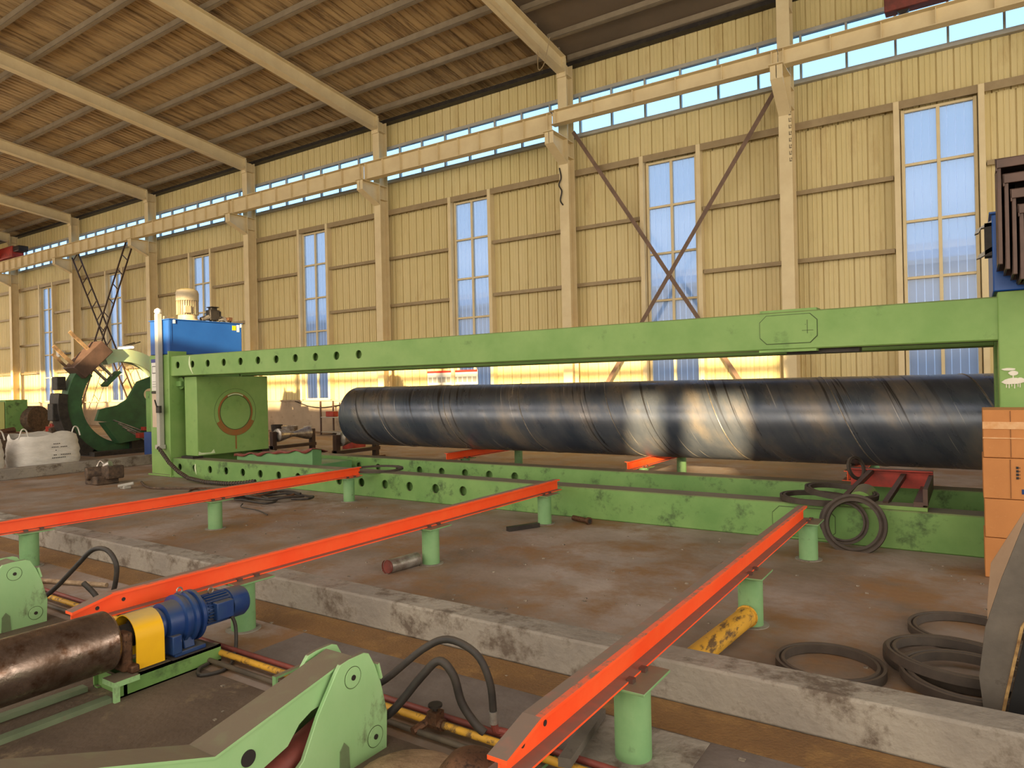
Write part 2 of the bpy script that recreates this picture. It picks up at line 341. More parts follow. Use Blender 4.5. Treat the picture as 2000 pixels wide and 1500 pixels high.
ORD = ['first', 'second', 'third', 'fourth', 'fifth', 'sixth', 'seventh', 'eighth', 'ninth', 'tenth', 'eleventh', 'twelfth', 'thirteenth', 'fourteenth']

# ================================================================== THE SETTING
XL, XR, YB, YF = -56.0, 16.0, -14.0, 18.4
struct(MB().box(XL, XR, YB, YF+.3, -.3, 0).build('floor', CONC))
o = MB().box(-40, XR-.2, 3.2, 3.498, .001, .006).build('trim_1', RUSTPL); struct(o)      # steel cover plates along the curb
struct(MB().box(-15.8, 12, 3.5, 3.72, 0, .22).build('trim_2', CONCL, bevel=.015))       # low concrete curb
struct(MB().box(-16.35, -16.1, 3.5, 11.2, 0, .22).build('trim_3', CONCL, bevel=.012))   # curb across the far left
struct(MB().box(-30, -1.75, -6, 2.46, 0, .003).build('trim_12', mat('oily_floor', srgb(84, 70, 58), srgb(108, 92, 76), 1.1, .6, bump=.35, bscale=24, c3=srgb(134, 116, 90), c3pos=(.56, .68), c3scale=3.2, rvar=.2)))
# back wall --------------------------------------------------------
WINX = [-.545, -6.8, -13.65] + [-21.28-7.5*i for i in range(4)]
WHW = .73
def ribbed(mb, x0, x1, z0, z1, y=18.42, t=.06):
    # sheet with standing ribs: deep groove every .34 m and two shallow ribs between
    pts = []; x = x0; k = 0
    P = .34
    while x < x1-1e-6:
        for dx, dy in ((0, .0), (.006, .034), (.026, .034), (.034, 0), (.135, 0), (.143, -.011), (.156, -.011), (.164, 0), (.238, 0), (.246, -.011), (.26, -.011), (.268, 0)):
            if x+dx < x1: pts.append((x+dx, y+dy))
        x += P
    pts.append((x1, y))
    vs = [(a, b, z) for z in (z0, z1) for a, b in pts]; n = len(pts)
    mb.add(vs, [(i, i+1, n+i+1, n+i) for i in range(n-1)])
    mb.box(x0, x1, y+t, y+t+.03, z0, z1)
mb = MB(); edges = [XL]
for wx in sorted(WINX): edges += [wx-WHW, wx+WHW]
edges.append(XR)
for i in range(0, len(edges), 2): ribbed(mb, edges[i], edges[i+1], 1.25, 7.8)
ribbed(mb, XL, XR, 7.8, 9.05)
ribbed(mb, XL, XR, 10.25, 11.35)
struct(mb.build('wall_back', SHEET, smooth=False))
mb = MB().box(XL, XR, 18.38, 18.6, 0, 1.2).box(XL, XR, 18.3, 18.6, 1.2, 1.25)
struct(mb.build('trim_4', PLINTH))
# windows of the back wall
for i, wx in enumerate(WINX):
    wn = bpy.data.objects.new('window_%d' % (i+1), None); COL.objects.link(wn); wn.location = (wx, 18.4, 1.25); OFF[wn.name] = (wx, 18.4, 1.25); struct(wn)
    f = MB(); y0, y1 = 18.34, 18.46
    for sx_ in (-1, 1): f.box(wx+sx_*WHW, wx+sx_*(WHW-.07), y0, y1, 1.25, 7.8)
    f.box(wx-.035, wx+.035, y0, y1, 1.3, 7.75)
    for z in (1.25, 2.6, 3.9, 5.2, 6.5, 7.73): f.box(wx-WHW+.07, wx+WHW-.07, y0+.01, y1-.01, z-.0, z+.06)
    f.build('window_frame', CREAM, wn, bevel=.006)
    MB().box(wx-WHW+.03, wx+WHW-.03, 18.395, 18.405, 1.27, 7.79).build('window_pane', GLASS, wn)
    j = MB()
    for sx_ in (-1, 1): j.box(wx+sx_*(WHW+.02), wx+sx_*(WHW+.14), 18.18, 18.42, 1.25, 7.98)
    j.build('window_jamb', CREAM, wn, bevel=.01)
# clerestory
cl = bpy.data.objects.new('window_8', None); COL.objects.link(cl); cl.location = (-20, 18.45, 9.05); OFF[cl.name] = (-20, 18.45, 9.05); struct(cl)
f = MB(); f.box(XL, XR, 18.36, 18.5, 9.03, 9.11).box(XL, XR, 18.36, 18.5, 10.2, 10.3)
x = -7.53
while x > XL: x -= 1.03
x += 1.03
while x < XR: f.box(x-.025, x+.025, 18.38, 18.48, 9.11, 10.2); x += 1.03
f.build('window_frame', GREYP, cl)
MB().box(XL, XR, 18.43, 18.435, 9.1, 10.22).build('window_pane', CLEAR, cl)
# girts (rails of the cladding) per stretch between columns and windows
COLX = [-3.69, -9.85, -17.37, -24.85, -32.35, -39.85, -47.35]
ALLC = [2.45]+COLX+[-54.85]
tn = 5
mb = MB()
for z in (2.95, 4.6, 6.28):
    for i in range(0, len(edges), 2):
        a, b = edges[i]+.16, edges[i+1]-.16
        mb.box(a, b, 18.24, 18.415, z-.035, z+.035).box(a, b, 18.24, 18.26, z-.07, z-.035)
struct(mb.build('trim_5', GIRT))
struct(MB().box(XL, XR, 18.2, 18.415, 7.88, 7.98).box(XL, XR, 18.2, 18.22, 7.8, 7.88).build('trim_6', GIRT))
# sill flashing below the clerestory and edge of the roof
struct(MB().box(XL, XR, 18.28, 18.42, 8.97, 9.03).build('trim_7', GREYP))
# other walls --------------------------------------------------------
mb = MB()   # wall behind the camera: clerestory band and casement shaped to throw the sun patches
y0, y1 = YB-.15, YB
GX0, GX1 = XL, XR
bz0, bz1 = 6.45, 8.45
wx0, wxm0, wxm1, wx1 = 4.18, 4.75, 5.08, 6.02     # casement opening split by its post
mb.box(GX0, GX1, y0, y1, bz1, 11.4)
mb.box(7.6, GX1, y0, y1, 0, bz1)
mb.box(GX0, wx0, y0, y1, 0, bz0).box(wx1, 7.6, y0, y1, 0, bz0).box(wx0, wx1, y0, y1, 0, 4.45).box(wx0, wx1, y0, y1, 5.60, bz0).box(wxm0, wxm1, y0, y1, 4.45, 5.60)
mb.box(GX0, 7.6, y0, y1, 7.35, 7.6)
x = GX0
while x < 7.2: mb.box(x, x+.28, y0, y1, bz0, bz1); x += 7.5
struct(mb.build('wall_front', SHEET))
struct(MB().box(XL-.2, XL, YB, YF+.2, 0, 13.6).build('wall_left', SHEET))
struct(MB().box(XR, XR+.2, YB, YF+.2, 0, 13.6).build('wall_right', SHEET))
# roof ----------------------------------------------------------------
SL = .127
def rz(y, z0=11.42): return z0+SL*(17.8-y) if y > 2 else z0+SL*(17.8-2)-SL*(2-y)
mb = MB(); P = .25; x = XL; pts = []
while x < -9.85:
    for dx, dz in ((0, 0), (.09, 0), (.10, .022), (.15, .022), (.16, 0)): pts.append((x+dx, dz))
    x += P
pts = [p for p in pts if p[0] < -9.85]+[(-9.85, 0)]
n = len(pts)
for ya, yb in ((18.75, 2), (2, YB-.3)):
    mb.add([(a, ya, rz(ya)+d) for a, d in pts]+[(a, yb, rz(yb)+d) for a, d in pts], [(i, i+1, n+i+1, n+i) for i in range(n-1)])
mb.mi = 1
for ya, yb in ((18.75, 2), (2, YB-.3)):
    mb.add([(-9.85, ya, rz(ya)), (XR+.2, ya, rz(ya)), (XR+.2, yb, rz(yb)), (-9.85, yb, rz(yb))], [(0, 1, 2, 3)])
mb.mi = 0
for ya, yb in ((18.75, 2), (2, YB-.3)):
    mb.add([(XL-.2, ya, rz(ya)+.08), (XR+.2, ya, rz(ya)+.08), (XR+.2, yb, rz(yb)+.08), (XL-.2, yb, rz(yb)+.08)], [(0, 1, 2, 3)])
struct(mb.build('ceiling', [ROOFM, ROOFG], smooth=False))
# eaves gutter seen as the dark trough between wall sheet and roof
struct(MB().box(XL, XR, 18.15, 18.4, 11.08, 11.2).build('trim_8', DARKM))
# purlins
PY = [17.63-1.28*i for i in range(13)]
for i, y in enumerate(PY):
    z = rz(y)
    m = MB(); m.box(XL+.05, -9.8, y-.03, y+.03, z-.19, z-.01).box(XL+.05, -9.8, y-.03, y+.09, z-.2, z-.18)
    tag(m.build('roof_purlin', PURL), 'long Z-shaped roof purlin, %s up from the eaves, over the streaked brown roof' % ORD[i], 'purlin', 'purlins under the brown roof')
for i, y in enumerate([18.1, 16.94, 15.55, 14.15, 12.75, 11.35, 9.95, 8.55, 7.15]):
    z = rz(y)
    m = MB(); m.box(-9.8, XR-.05, y-.03, y+.03, z-.17, z-.01).box(-9.8, XR-.05, y-.03, y+.09, z-.18, z-.16)
    tag(m.build('roof_purlin', PURL), 'roof purlin under the smooth grey roof at right, %s up from the eaves' % ORD[i], 'purlin', 'purlins under the grey roof')

# columns and rafters ---------------------------------------------------
def colname(i): return ['fourth', 'first', 'second', 'third']
PLACE = {2.45: 'beyond the right edge', -3.69: 'right of the crossed flat braces', -9.85: 'left of the crossed flat braces',
         -17.37: 'second to the left of the crossed flat braces', -24.85: 'behind the blue tank, on its right', -32.35: 'behind the blue tank, on its left',
         -39.85: 'left of the crossed ladder braces', -47.35: 'leftmost in view, below the red crane end'}
def column(x):
    t = thing('steel_column', 'cream steel column on the back wall, '+PLACE[x], 'column', (x, 18, 0), 'columns of the back wall')
    hw = .15
    m = MB().box(x-hw, x+hw, 17.8, 17.82, 0, 11.15).box(x-hw, x+hw, 18.18, 18.2, 0, 11.1).box(x-.008, x+.008, 17.82, 18.18, 0, 11.1)
    m.box(x-hw, x+hw, 17.82, 18.18, 10.7, 10.72).box(x-hw, x+hw, 17.82, 18.18, 8.78, 8.8).box(x-hw, x+hw, 17.82, 18.18, 8.3, 8.32)
    m.build('shaft', CREAM, t)
    ztop = 8.82 if x < -9 else 9.03
    b = MB(); b.prism([(17.8, 8.1), (17.55, 8.3), (16.98, ztop-.32), (16.98, ztop-.02), (17.8, ztop-.02)], 'X', x-.008, x+.008)
    b.box(x-.16, x+.16, 16.9, 17.8, ztop-.02, ztop).bar((x, 17.8, 8.1), (x, 16.98, ztop-.33), .28, .02)
    b.box(x-.14, x+.14, 16.98, 17.0, ztop-.33, ztop-.02)
    b.build('crane_bracket', CREAM, t)
    MB().box(x-.2, x+.2, 17.75, 18.25, 0, .03).build('base_plate', CREAM, t)
    return t
for x in ALLC:
    if x == -54.85: continue
    column(x)
RLAB = {-9.85: 'rightmost, between the brown and the grey roof', -17.37: 'second from the right', -24.85: 'third from the right', -32.35: 'fourth from the right', -39.85: 'fifth from the right', -47.35: 'farthest left', -3.69: 'over the column right of the flat braces', 2.45: 'beyond the right edge'}
def rafter(x):
    t = thing('roof_rafter', 'cream rafter sloping down to its column, '+RLAB[x], 'rafter', (x, 18, 11), 'roof rafters')
    m = MB(); hw = .14
    d0, d1 = .47, .40
    zt = lambda y: rz(y)-.2
    ye = 2.0
    m.prism([(17.82, zt(17.82)-d0), (17.82, zt(17.82)), (ye, zt(ye)), (ye, zt(ye)-d1)], 'X', x-.006, x+.006)
    m.prism([(17.82, zt(17.82)-.015), (17.82, zt(17.82)), (ye, zt(ye)), (ye, zt(ye)-.015)], 'X', x-hw, x+hw)
    m.prism([(17.82, zt(17.82)-d0), (17.82, zt(17.82)-d0+.015), (ye, zt(ye)-d1+.015), (ye, zt(ye)-d1)], 'X', x-hw, x+hw)
    m.prism([(YB+.1, zt(YB+.1)-d0), (YB+.1, zt(YB+.1)), (ye, zt(ye)), (ye, zt(ye)-d1)], 'X', x-.1, x+.1)
    m.build('beam', CREAM, t)
    p = MB().box(x-.15, x+.15, 17.76, 17.8, zt(17.8)-d0-.12, zt(17.8)+.0)
    for z in (.03, .18, .33, .48):
        for s_ in (-.09, .09): p.cyl((x+s_, 17.74, zt(17.8)-d0-.05+z), (x+s_, 17.77, zt(17.8)-d0-.05+z), .018, n=6)
    p.build('end_plate', CREAM, t)
for x in (-9.85, -17.37, -24.85, -32.35, -39.85, -47.35): rafter(x)
# crane girders, one per bay
B = [2.45]+COLX+[-54.85]
for i in range(len(B)-1):
    xa, xb = B[i+1]+.01, B[i]-.01
    right = xb > -9.8
    zb, zt_ = (9.03, 9.42) if right else (8.82, 9.39)
    if i == 0: xb = XR-.1
    lab = ['right of the column beside the flat braces', 'above the crossed flat braces', 'first bay of closely stiffened beam from the right', 'second closely stiffened bay from the right', 'above the blue tank', 'above the crossed ladder braces', 'left of the ladder braces', 'farthest left under the red crane end'][i]
    t = thing('crane_girder', 'cream crane girder, '+lab, 'girder', ((xa+xb)/2, 17.2, zb), 'crane runway girders')
    m = MB(); m.box(xa, xb, 17.07, 17.33, zb, zb+.016).box(xa, xb, 17.05, 17.35, zt_-.016, zt_).box(xa, xb, 17.194, 17.206, zb+.016, zt_-.016)
    sp = 1.03 if right else .83
    n = int((xb-xa)/sp)
    for k in range(n+1):
        xx = xa+.12+k*(xb-xa-.24)/n
        m.box(xx-.007, xx+.007, 17.10, 17.2, zb+.01, zt_-.01)
    m.build('beam', CREAM, t)
    r = MB(); r.box(xa, xb, 17.17, 17.23, zt_, zt_+.01).box(xa, xb, 17.18, 17.22, zt_+.01, zt_+.05)
    r.build('crane_rail', BROWNM, t)
    c = MB()
    for k in range(1, 8):
        xx = xa+k*(xb-xa)/8; c.box(xx-.05, xx+.05, 17.1, 17.16, zt_, zt_+.025)
    c.build_each('rail_clip', DARKM, t)
# crossed flat braces
def brace(a, b, label):
    tag(MB().bar(a, b, .015, .11, (0, 1, 0) if False else (1, 0, .6)).build('cross_brace', BRACE), label, 'brace', 'crossed flat braces')
def flat(a, b, w, t, label):
    a = Vector(a); b = Vector(b); d = (b-a).normalized(); s_ = Vector((-d.z, 0, d.x))*w/2; y = Vector((0, t/2, 0))
    m = MB(); m.add([a-s_-y, a+s_-y, b+s_-y, b-s_-y, a-s_+y, a+s_+y, b+s_+y, b-s_+y], [(0,1,2,3),(7,6,5,4),(0,4,5,1),(1,5,6,2),(2,6,7,3),(3,7,4,0)])
    tag(m.build('cross_brace', BRACE), label, 'brace', 'crossed flat braces')
flat((-9.62, 18.0, 9.05), (-4.0, 18.0, .15), .11, .012, 'brown flat brace falling from upper left to lower right across the back wall')
flat((-3.85, 17.97, 8.95), (-9.7, 17.97, .15), .11, .012, 'brown flat brace rising from lower left to upper right across the back wall')
def ladder_brace(a, b, w, label):
    a = Vector(a); b = Vector(b); d = (b-a).normalized(); s_ = Vector((-d.z, 0, d.x))*w/2
    t = thing('ladder_brace', label, 'brace', b, 'crossed ladder braces')
    for q in (-1, 1): MB().bar(a+s_*q, b+s_*q, .055, .055, (0, 1, 0)).build('chord', LADM, t)
    L_ = (b-a).length; n = int(L_/.78); m = MB()
    for k in range(n+1):
        c = a+d*(.2+k*(L_-.4)/n)
        m.bar(c+s_, c-s_, .035, .035, (0, 1, 0))
    m.build_each('rung', LADM, t)
ladder_brace((-39.0, 17.62, 9.0), (-32.75, 17.62, .12), .62, 'dark brown ladder-like brace falling from upper left to lower right at the far left')
ladder_brace((-33.2, 17.5, 9.0), (-39.4, 17.5, .12), .62, 'dark brown ladder-like brace rising from lower left to upper right at the far left')

# overhead crane ends
t = thing('crane_end_truck', 'dark red crane end truck on the runway at the top right', 'crane', (-.6, 17.2, 9.67))
MB().box(-1.45, 1.2, 17.05, 17.35, 9.56, 10.0).build('truck_body', REDR, t, bevel=.02)
MB().cyl((-1.1, 17.14, 9.59), (-1.1, 17.26, 9.59), .12).cyl((.8, 17.14, 9.59), (.8, 17.26, 9.59), .12).build_each('wheel', DARKM, t)
t = thing('crane_end_carriage', 'bright red crane end carriage at the far left top corner', 'crane', (-46, 17, 9.6))
MB().box(-48.5, -44.6, 16.9, 17.5, 9.45, 10.05).build('carriage_body', REDP, t, bevel=.03)
MB().box(-48.2, -46.2, 13.5, 16.9, 9.45, 10.6).build('bridge_girder', REDP, t, bevel=.03)
MB().box(-44.6, -43.9, 16.95, 17.45, 9.7, 10.0).build('buffer', DARKM, t, bevel=.03)

# outside -----------------------------------------------------------------
struct(MB().box(-120, 60, 18.75, 90, -.35, -.05).build('trim_9', OUTG))
t = thing('neighbour_hall', 'pale grey neighbouring hall seen through the right windows', 'building', (-10, 34, 0))
MB().box(-70, 30, 34, 60, 0, 6.3).build('wall', OUTW, t)
MB().prism([(33.4, 6.3), (33.4, 6.5), (47, 9.4), (60.6, 6.5), (60.6, 6.3), (47, 9.1)], 'X', -70.5, 30.5).build('roof', OUTR, t)
m = MB()
for k in range(24): m.box(-68+k*4, -66.4+k*4, 33.9, 34.0, 1.2, 3)
m.build_each('shutter', OUTR, t)
t2 = tag(MB().box(-60, 20, 26, 26.2, 0, 2.4).box(-60, 20, 25.95, 26.25, 2.4, 2.5).build('yard_wall', OUTB), 'brown brick yard wall outside, low in the windows', 'wall')

# ================================================================== SKID RAILS WITH POSTS
def rail(x, y0, y1, posts, label, tip, group):
    t = thing('skid_rail', label, 'rail', (x, (y0+y1)/2, 0), group)
    zb, zt_ = .352, .482; wx = x-.06; ta, tb = wx-.042, wx+.04; ba, bb = wx-.065, wx+.066; ys = y0+.22 if tip else y0
    m = MB()
    if tip:
        ye = y0+.22
        m.box(wx-.004, wx+.004, ye, y1, zb+.008, zt_-.008)
        m.prism([(y0, zb+.008), (y0, zb+.062), (ye, zt_-.008), (ye, zb+.008)], 'X', wx-.004, wx+.004)
        m.box(ta, tb, ye, y1, zt_-.016, zt_)
        m.prism([(y0-.01, zb+.062), (y0-.01, zb+.078), (ye, zt_), (ye, zt_-.016)], 'X', ta, tb)
        m.box(ba, bb, y0+.01, y1, zb, zb+.009)
    else:
        m.box(wx-.004, wx+.004, y0, y1, zb+.008, zt_-.008).box(ta, tb, y0, y1, zt_-.01, zt_).box(ba, bb, y0, y1, zb, zb+.009)
    m.mi = 1; m.box(tb-.028, tb+.0006, ys, y1, zt_-.002, zt_+.0006); m.mi = 0
    m.build('rail_beam', [ORANGE, ORANGEW], t)
    if tip:
        h = MB()
        for yy, zz in ((y0+.145, zb+.055), (y0+.30, zb+.068)): h.cyl((wx+.0042, yy, zz), (wx+.006, yy, zz), .012, n=14)
        h.build_each('bolt_hole', INKM, t)
    for y in posts:
        p = MB().cyl((x, y, 0), (x, y, .335), .083, n=32).build('post', GREENCOOL, t)
        c = MB().box(x-.12, x+.11, y-.12, y+.19, .338, .3515)
        c.build('cap_plate', GREENCOOL, p, bevel=.003)
        k = MB()
        for sx_ in (-1, 1):
            for yy in (y-.05, y+.09):
                xx = bb if sx_ > 0 else ba
                k.box(xx-.02*(sx_ < 0)-.012*(sx_ > 0), xx+.02*(sx_ > 0)+.012*(sx_ < 0), yy, yy+.035, .3515, .371)
        k.build_each('rail_clip', BROWNM, p)
        b = MB().cyl((x, y, 0), (x, y, .006), .12, n=20)
        b.build('grout_foot', CONCL, p)
    return t
rail(-7.8, 1.93, 7.55, (3.05, 5.07, 7.27), 'orange skid rail on green posts at left, its far end by the gasket ring', True, 'orange skid rails in front of the press')
rail(-4.35, 1.93, 7.62, (3.03, 5.08, 7.2), 'middle orange skid rail on green posts, its near end over the blue gearmotor', True, 'orange skid rails in front of the press')
rail(-1.31, 1.93, 7.02, (2.9, 4.9, 6.93), 'large orange skid rail at right with two bolt holes in its near end', True, 'orange skid rails in front of the press')
rail(-7.85, 9.72, 13.2, (10.2, 12.0), 'orange skid rail under the left part of the big pipe', False, 'orange skid rails under the big pipe')
rail(-4.33, 9.72, 13.2, (10.2, 11.9), 'orange skid rail under the sunlit patch of the big pipe', False, 'orange skid rails under the big pipe')
rail(-1.31, 9.85, 13.2, (10.4, 12.1), 'skid rail behind the red cradle under the big pipe', False, 'orange skid rails under the big pipe')

# ================================================================== BIG PIPE
PX0, PX1, PYc, PZ, PR = -10.98, .22, 10.6, 1.093, .61
pitch = 1.68
t = thing('steel_pipe', 'huge dark spiral-welded steel pipe lying on orange skid rails', 'pipe', (-5.4, PYc, .48))
OFF[t.name] = (0, 0, 0); t.location = (0, 0, 0)
m = MB(); n = 96
vs = []; segs = [PX0+(PX1-PX0)*i/24 for i in range(25)]
for rr in (PR, PR-.014):
    for x in segs: vs += [(x, PYc-rr*math.cos(2*math.pi*k/n), PZ+rr*math.sin(2*math.pi*k/n)) for k in range(n)]
fs = []; S = len(segs)
for q in (0, 1):
    for i in range(S-1): fs += [(q*S*n+i*n+k, q*S*n+i*n+(k+1) % n, q*S*n+(i+1)*n+(k+1) % n, q*S*n+(i+1)*n+k) for k in range(n)]
for i in (0, S-1): fs += [(i*n+k, i*n+(k+1) % n, S*n+i*n+(k+1) % n, S*n+i*n+k) for k in range(n)]
m.add(vs, fs)
PM = pipe_mat(pitch, PYc, PZ)
m.build('pipe_shell', PM, t)
m = MB(); pts = []
ph = -6.0*math.pi*2
x = PX0-.0; 
N_ = int((PX1-PX0)/pitch*48); 
for i in range(N_+1):
    x = PX0+.02+(PX1-PX0-.04)*i/N_
    a = -(x+1.385)/pitch*2*math.pi
    pts.append((x, PYc-(PR+.001)*math.cos(a), PZ+(PR+.001)*math.sin(a)))
m.tube(pts, .008, n=6, smooth=1)
SEAM = mat('weld_seam', srgb(150, 140, 126), srgb(120, 110, 98), 20, .35, metal=.5)
m.build('spiral_seam', SEAM, t)

# ================================================================== PRESS (hydrotester frame)
t = thing('pipe_testing_press', 'long green pipe testing press with two beams and end towers', 'machine', (-6.5, 8.6, 0))
P = t
def beam(name, x0, x1, y0, y1, z0, z1, holes, matl, r=.067):
    m = MB(); w_ = y1-y0; e_ = .012
    m.holed(x0, x1, z0+e_, z1-e_, y0, holes, r, .025)
    m.add([(x0,y0,z0+e_),(x1,y0,z0+e_),(x1,y0+e_,z0),(x0,y0+e_,z0)], [(0,1,2,3)]).add([(x0,y0,z1-e_),(x1,y0,z1-e_),(x1,y0+e_,z1),(x0,y0+e_,z1)], [(0,1,2,3)])
    m.add([(x0,y0+e_,z0),(x1,y0+e_,z0),(x1,y1,z0),(x0,y1,z0)], [(0,1,2,3)]).add([(x0,y0+e_,z1),(x1,y0+e_,z1),(x1,y1,z1),(x0,y1,z1)], [(0,1,2,3)])
    m.add([(x0,y1,z0),(x1,y1,z0),(x1,y1,z1),(x0,y1,z1)], [(0,1,2,3)])
    for x in (x0, x1): m.add([(x,y0,z0+e_),(x,y0+e_,z0),(x,y1,z0),(x,y1,z1),(x,y0+e_,z1),(x,y0,z1-e_)], [(0,1,2,3,4,5)])
    m.add([(x0+.01,y0+.1,z0+.01),(x1-.01,y0+.1,z0+.01),(x1-.01,y0+.1,z1-.01),(x0+.01,y0+.1,z1-.01)], [(0,1,2,3)])
    o = m.build(name, matl, P, smooth=False)
    bm = bmesh.new(); bm.from_mesh(o.data)
    for f in bm.faces:
        if abs(f.normal.y) > .9 and f.calc_center_median().y+OFF[o.name][1] < y0+1e-3 and f.normal.y > 0: f.normal_flip()
    bm.to_mesh(o.data); bm.free(); return o
uh = [(-12.98+.5*k, 2.215) for k in range(11)]
ub = beam('upper_beam', -13.22, .2, 7.7, 8.02, 2.0, 2.4, uh, GREEN)
lh = [(-12.98+.5*k, .215) for k in range(15)]
lb = beam('lower_beam', -13.22, .2, 7.7, 8.0, 0, .385, lh, GREEND)
beam('upper_beam', -13.22, .2, 9.3, 9.62, 2.0, 2.4, [], GREEN)
rh = [(-12.73+.505*k, .21) for k in range(14)]
beam('lower_beam', -13.22, .2, 9.3, 9.6, 0, .385, rh, GREEND)
def octo(cx, cz, hw, hh, c): return [(cx-hw+c, cz-hh), (cx+hw-c, cz-hh), (cx+hw, cz-hh+c), (cx+hw, cz+hh-c), (cx+hw-c, cz+hh), (cx-hw+c, cz+hh), (cx-hw, cz+hh-c), (cx-hw, cz-hh+c)]
LINE = mat('dark_weld_line', srgb(66, 84, 44), None)
MB().prism(octo(-1.61, 2.215, .29, .155, .07), 'Y', 7.697, 7.7).build('patch_outline', LINE, P)
MB().prism(octo(-1.61, 2.215, .283, .148, .068), 'Y', 7.688, 7.699).build('patch_plate', GREEN, P)
m = MB().box(-1.42, -1.415, 7.685, 7.69, 2.16, 2.3).box(-1.47, -1.36, 7.685, 7.69, 2.19, 2.194).box(-1.44, -1.43, 7.685, 7.69, 2.25, 2.254)
m.build('scribed_mark', LINE, P)
MB().prism(octo(-1.5, .19, .31, .155, .07), 'Y', 7.697, 7.7).build('patch_outline', LINE, P)
MB().prism(octo(-1.5, .19, .303, .148, .068), 'Y', 7.688, 7.699).build('patch_plate', GREEND, P)
MB().box(-1.9, -1.33, 7.66, 7.9, 1.975, 1.999).build('lug_plate', GREEN, P)
MB().box(-1.9, -1.33, 7.72, 8.0, 2.401, 2.425).build('lug_plate', GREEN, P)
MB().box(-1.65, -.95, 7.8, 8.0, 1.955, 1.998).build('slide_pad', DARKM, P)
PALE = mat('pale_paint_streak', srgb(206, 220, 176), srgb(190, 206, 160), 9, .6)
def streak(x, y, z0, z1, w_, bend):
    m = MB(); n = 10; L_ = []; R_ = []
    for k in range(n+1):
        s_ = k/n; z = z1+(z0-z1)*s_; ww = w_*(.35+.65*math.sin(math.pi*min(1, s_*1.1)))/2; c = x+bend*(s_**2)-bend*.3*math.sin(s_*3)
        L_.append((c-ww, z)); R_.append((c+ww, z))
    return m.prism(L_+R_[::-1], 'Y', y-.003, y)
streak(-12.56, 7.7, 2.03, 2.37, .06, .1).build('paint_streak', PALE, P)
streak(-12.45, 7.7, .10, .30, .05, .03).build('paint_streak', PALE, P)
# left tower
m = MB().box(-14.02, -13.23, 7.72, 8.02, 0, 2.44).box(-14.02, -13.75, 8.02, 9.3, 0, 2.44).box(-14.02, -13.23, 9.3, 9.62, 0, 2.44).box(-13.75, -13.28, 8.02, 9.3, 2.1, 2.44).box(-13.75, -13.28, 8.02, 9.3, 0, .42)
m.box(-14.1, -13.2, 7.68, 9.66, 0, .04)
lt = m.build('left_tower', GREEN, P, bevel=.012)
MB().box(-13.26, -13.22, 7.66, 8.04, 0, 2.5).build('end_plate', GREEN, lt, bevel=.006)
MB().cyl((-13.7, 8.66, 1.255), (-12.95, 8.66, 1.255), .33, n=40).build('ram', GREEND, P)
MB().cyl((-13.15, 7.86, 1.86), (-13.15, 8.0, 1.86), .12, n=20).box(-13.25, -13.05, 7.8, 7.84, 1.8, 1.9).build('guide_roller', GREEND, P)
MB().box(-13.72, -13.26, 8.05, 9.28, .42, 2.1).build('ram_housing', GREEND, P, bevel=.02)
# test head block with ring
m = MB().box(-12.96, -12.55, 7.82, 9.45, .43, 1.98)
hb = m.build('test_head', GREEN, P, bevel=.012)
cy, cz = 8.665, 1.25
def ringprism(r0, r1, xa, xb, n=56, a0=0, a1=360):
    m = MB(); vs = []; full = (a1-a0) >= 360
    k_ = n if full else n+1
    for x in (xa, xb):
        for r in (r0, r1):
            vs += [(x, cy+r*math.cos(R(a0+(a1-a0)*i/n)), cz+r*math.sin(R(a0+(a1-a0)*i/n))) for i in range(k_)]
    fs = []
    for i in range(n):
        j = (i+1) % k_
        fs += [(i, j, k_+j, k_+i), (2*k_+i, 3*k_+i, 3*k_+j, 2*k_+j), (k_+i, k_+j, 3*k_+j, 3*k_+i), (i, 2*k_+i, 2*k_+j, j)]
    return m.add(vs, fs)
ringprism(.358, .40, -12.551, -12.547).build('rust_stain', RSTAIN, hb)
ringprism(.40, .475, -12.551, -12.5485, a0=205, a1=335).build('rust_stain', RSTAIN, hb)
ringprism(.345, .358, -12.552, -12.544).build('seal_groove', LINE, hb)
ringprism(.475, .48, -12.552, -12.547).build('scribed_circle', LINE, hb)
MB().box(-12.551, -12.548, cy-.02, cy+.015, .5, cz-.46).build('rust_streak', RSTAIN, hb)
ringprism(.36, .385, -12.549, -12.541, a0=62, a1=118).build('bright_scrape', PALE, hb)
MB().prism([(7.83, .45), (7.84, .52), (7.9, .49), (8.1, .48), (8.16, .54), (8.19, .46)], 'X', -12.55, -12.547).build('chipped_paint', PALE, hb)
MB().box(-12.98, -12.6, 7.74, 7.96, .386, .43).box(-12.98, -12.6, 9.32, 9.5, .386, .43).build_each('slide_shoe', DARKM, P)
# right tower
m = MB().box(.2, 1.25, 7.68, 8.05, 0, 2.44).box(.95, 1.25, 8.05, 9.3, 0, 2.44).box(.2, 1.25, 9.3, 9.62, 0, 2.44).box(.3, .95, 8.05, 9.3, 2.1, 2.44)
rt = m.build('right_tower', GREEN, P, bevel=.012)
WS = mat('white_splash', srgb(224, 220, 204), srgb(208, 204, 188), 9, .6)
m = MB()
for cx, cz_, rx, rzz in ((.27, 1.735, .05, .012), (.305, 1.70, .035, .022), (.31, 1.63, .075, .028), (.27, 1.62, .05, .02), (.355, 1.635, .03, .025)):
    m.mi = 0; q_ = .0009*(1+len(m.st))
    m.prism([(cx+rx*math.cos(2*math.pi*k/14)*(1+.12*math.sin(k*2.1)), cz_+rzz*math.sin(2*math.pi*k/14)) for k in range(14)], 'Y', 7.674-q_, 7.6797-q_*.1)
for dx in (.25, .27, .29, .31, .335, .35): m.box(dx, dx+.006, 7.6755, 7.6795, 1.56+random.random()*.03, 1.62)
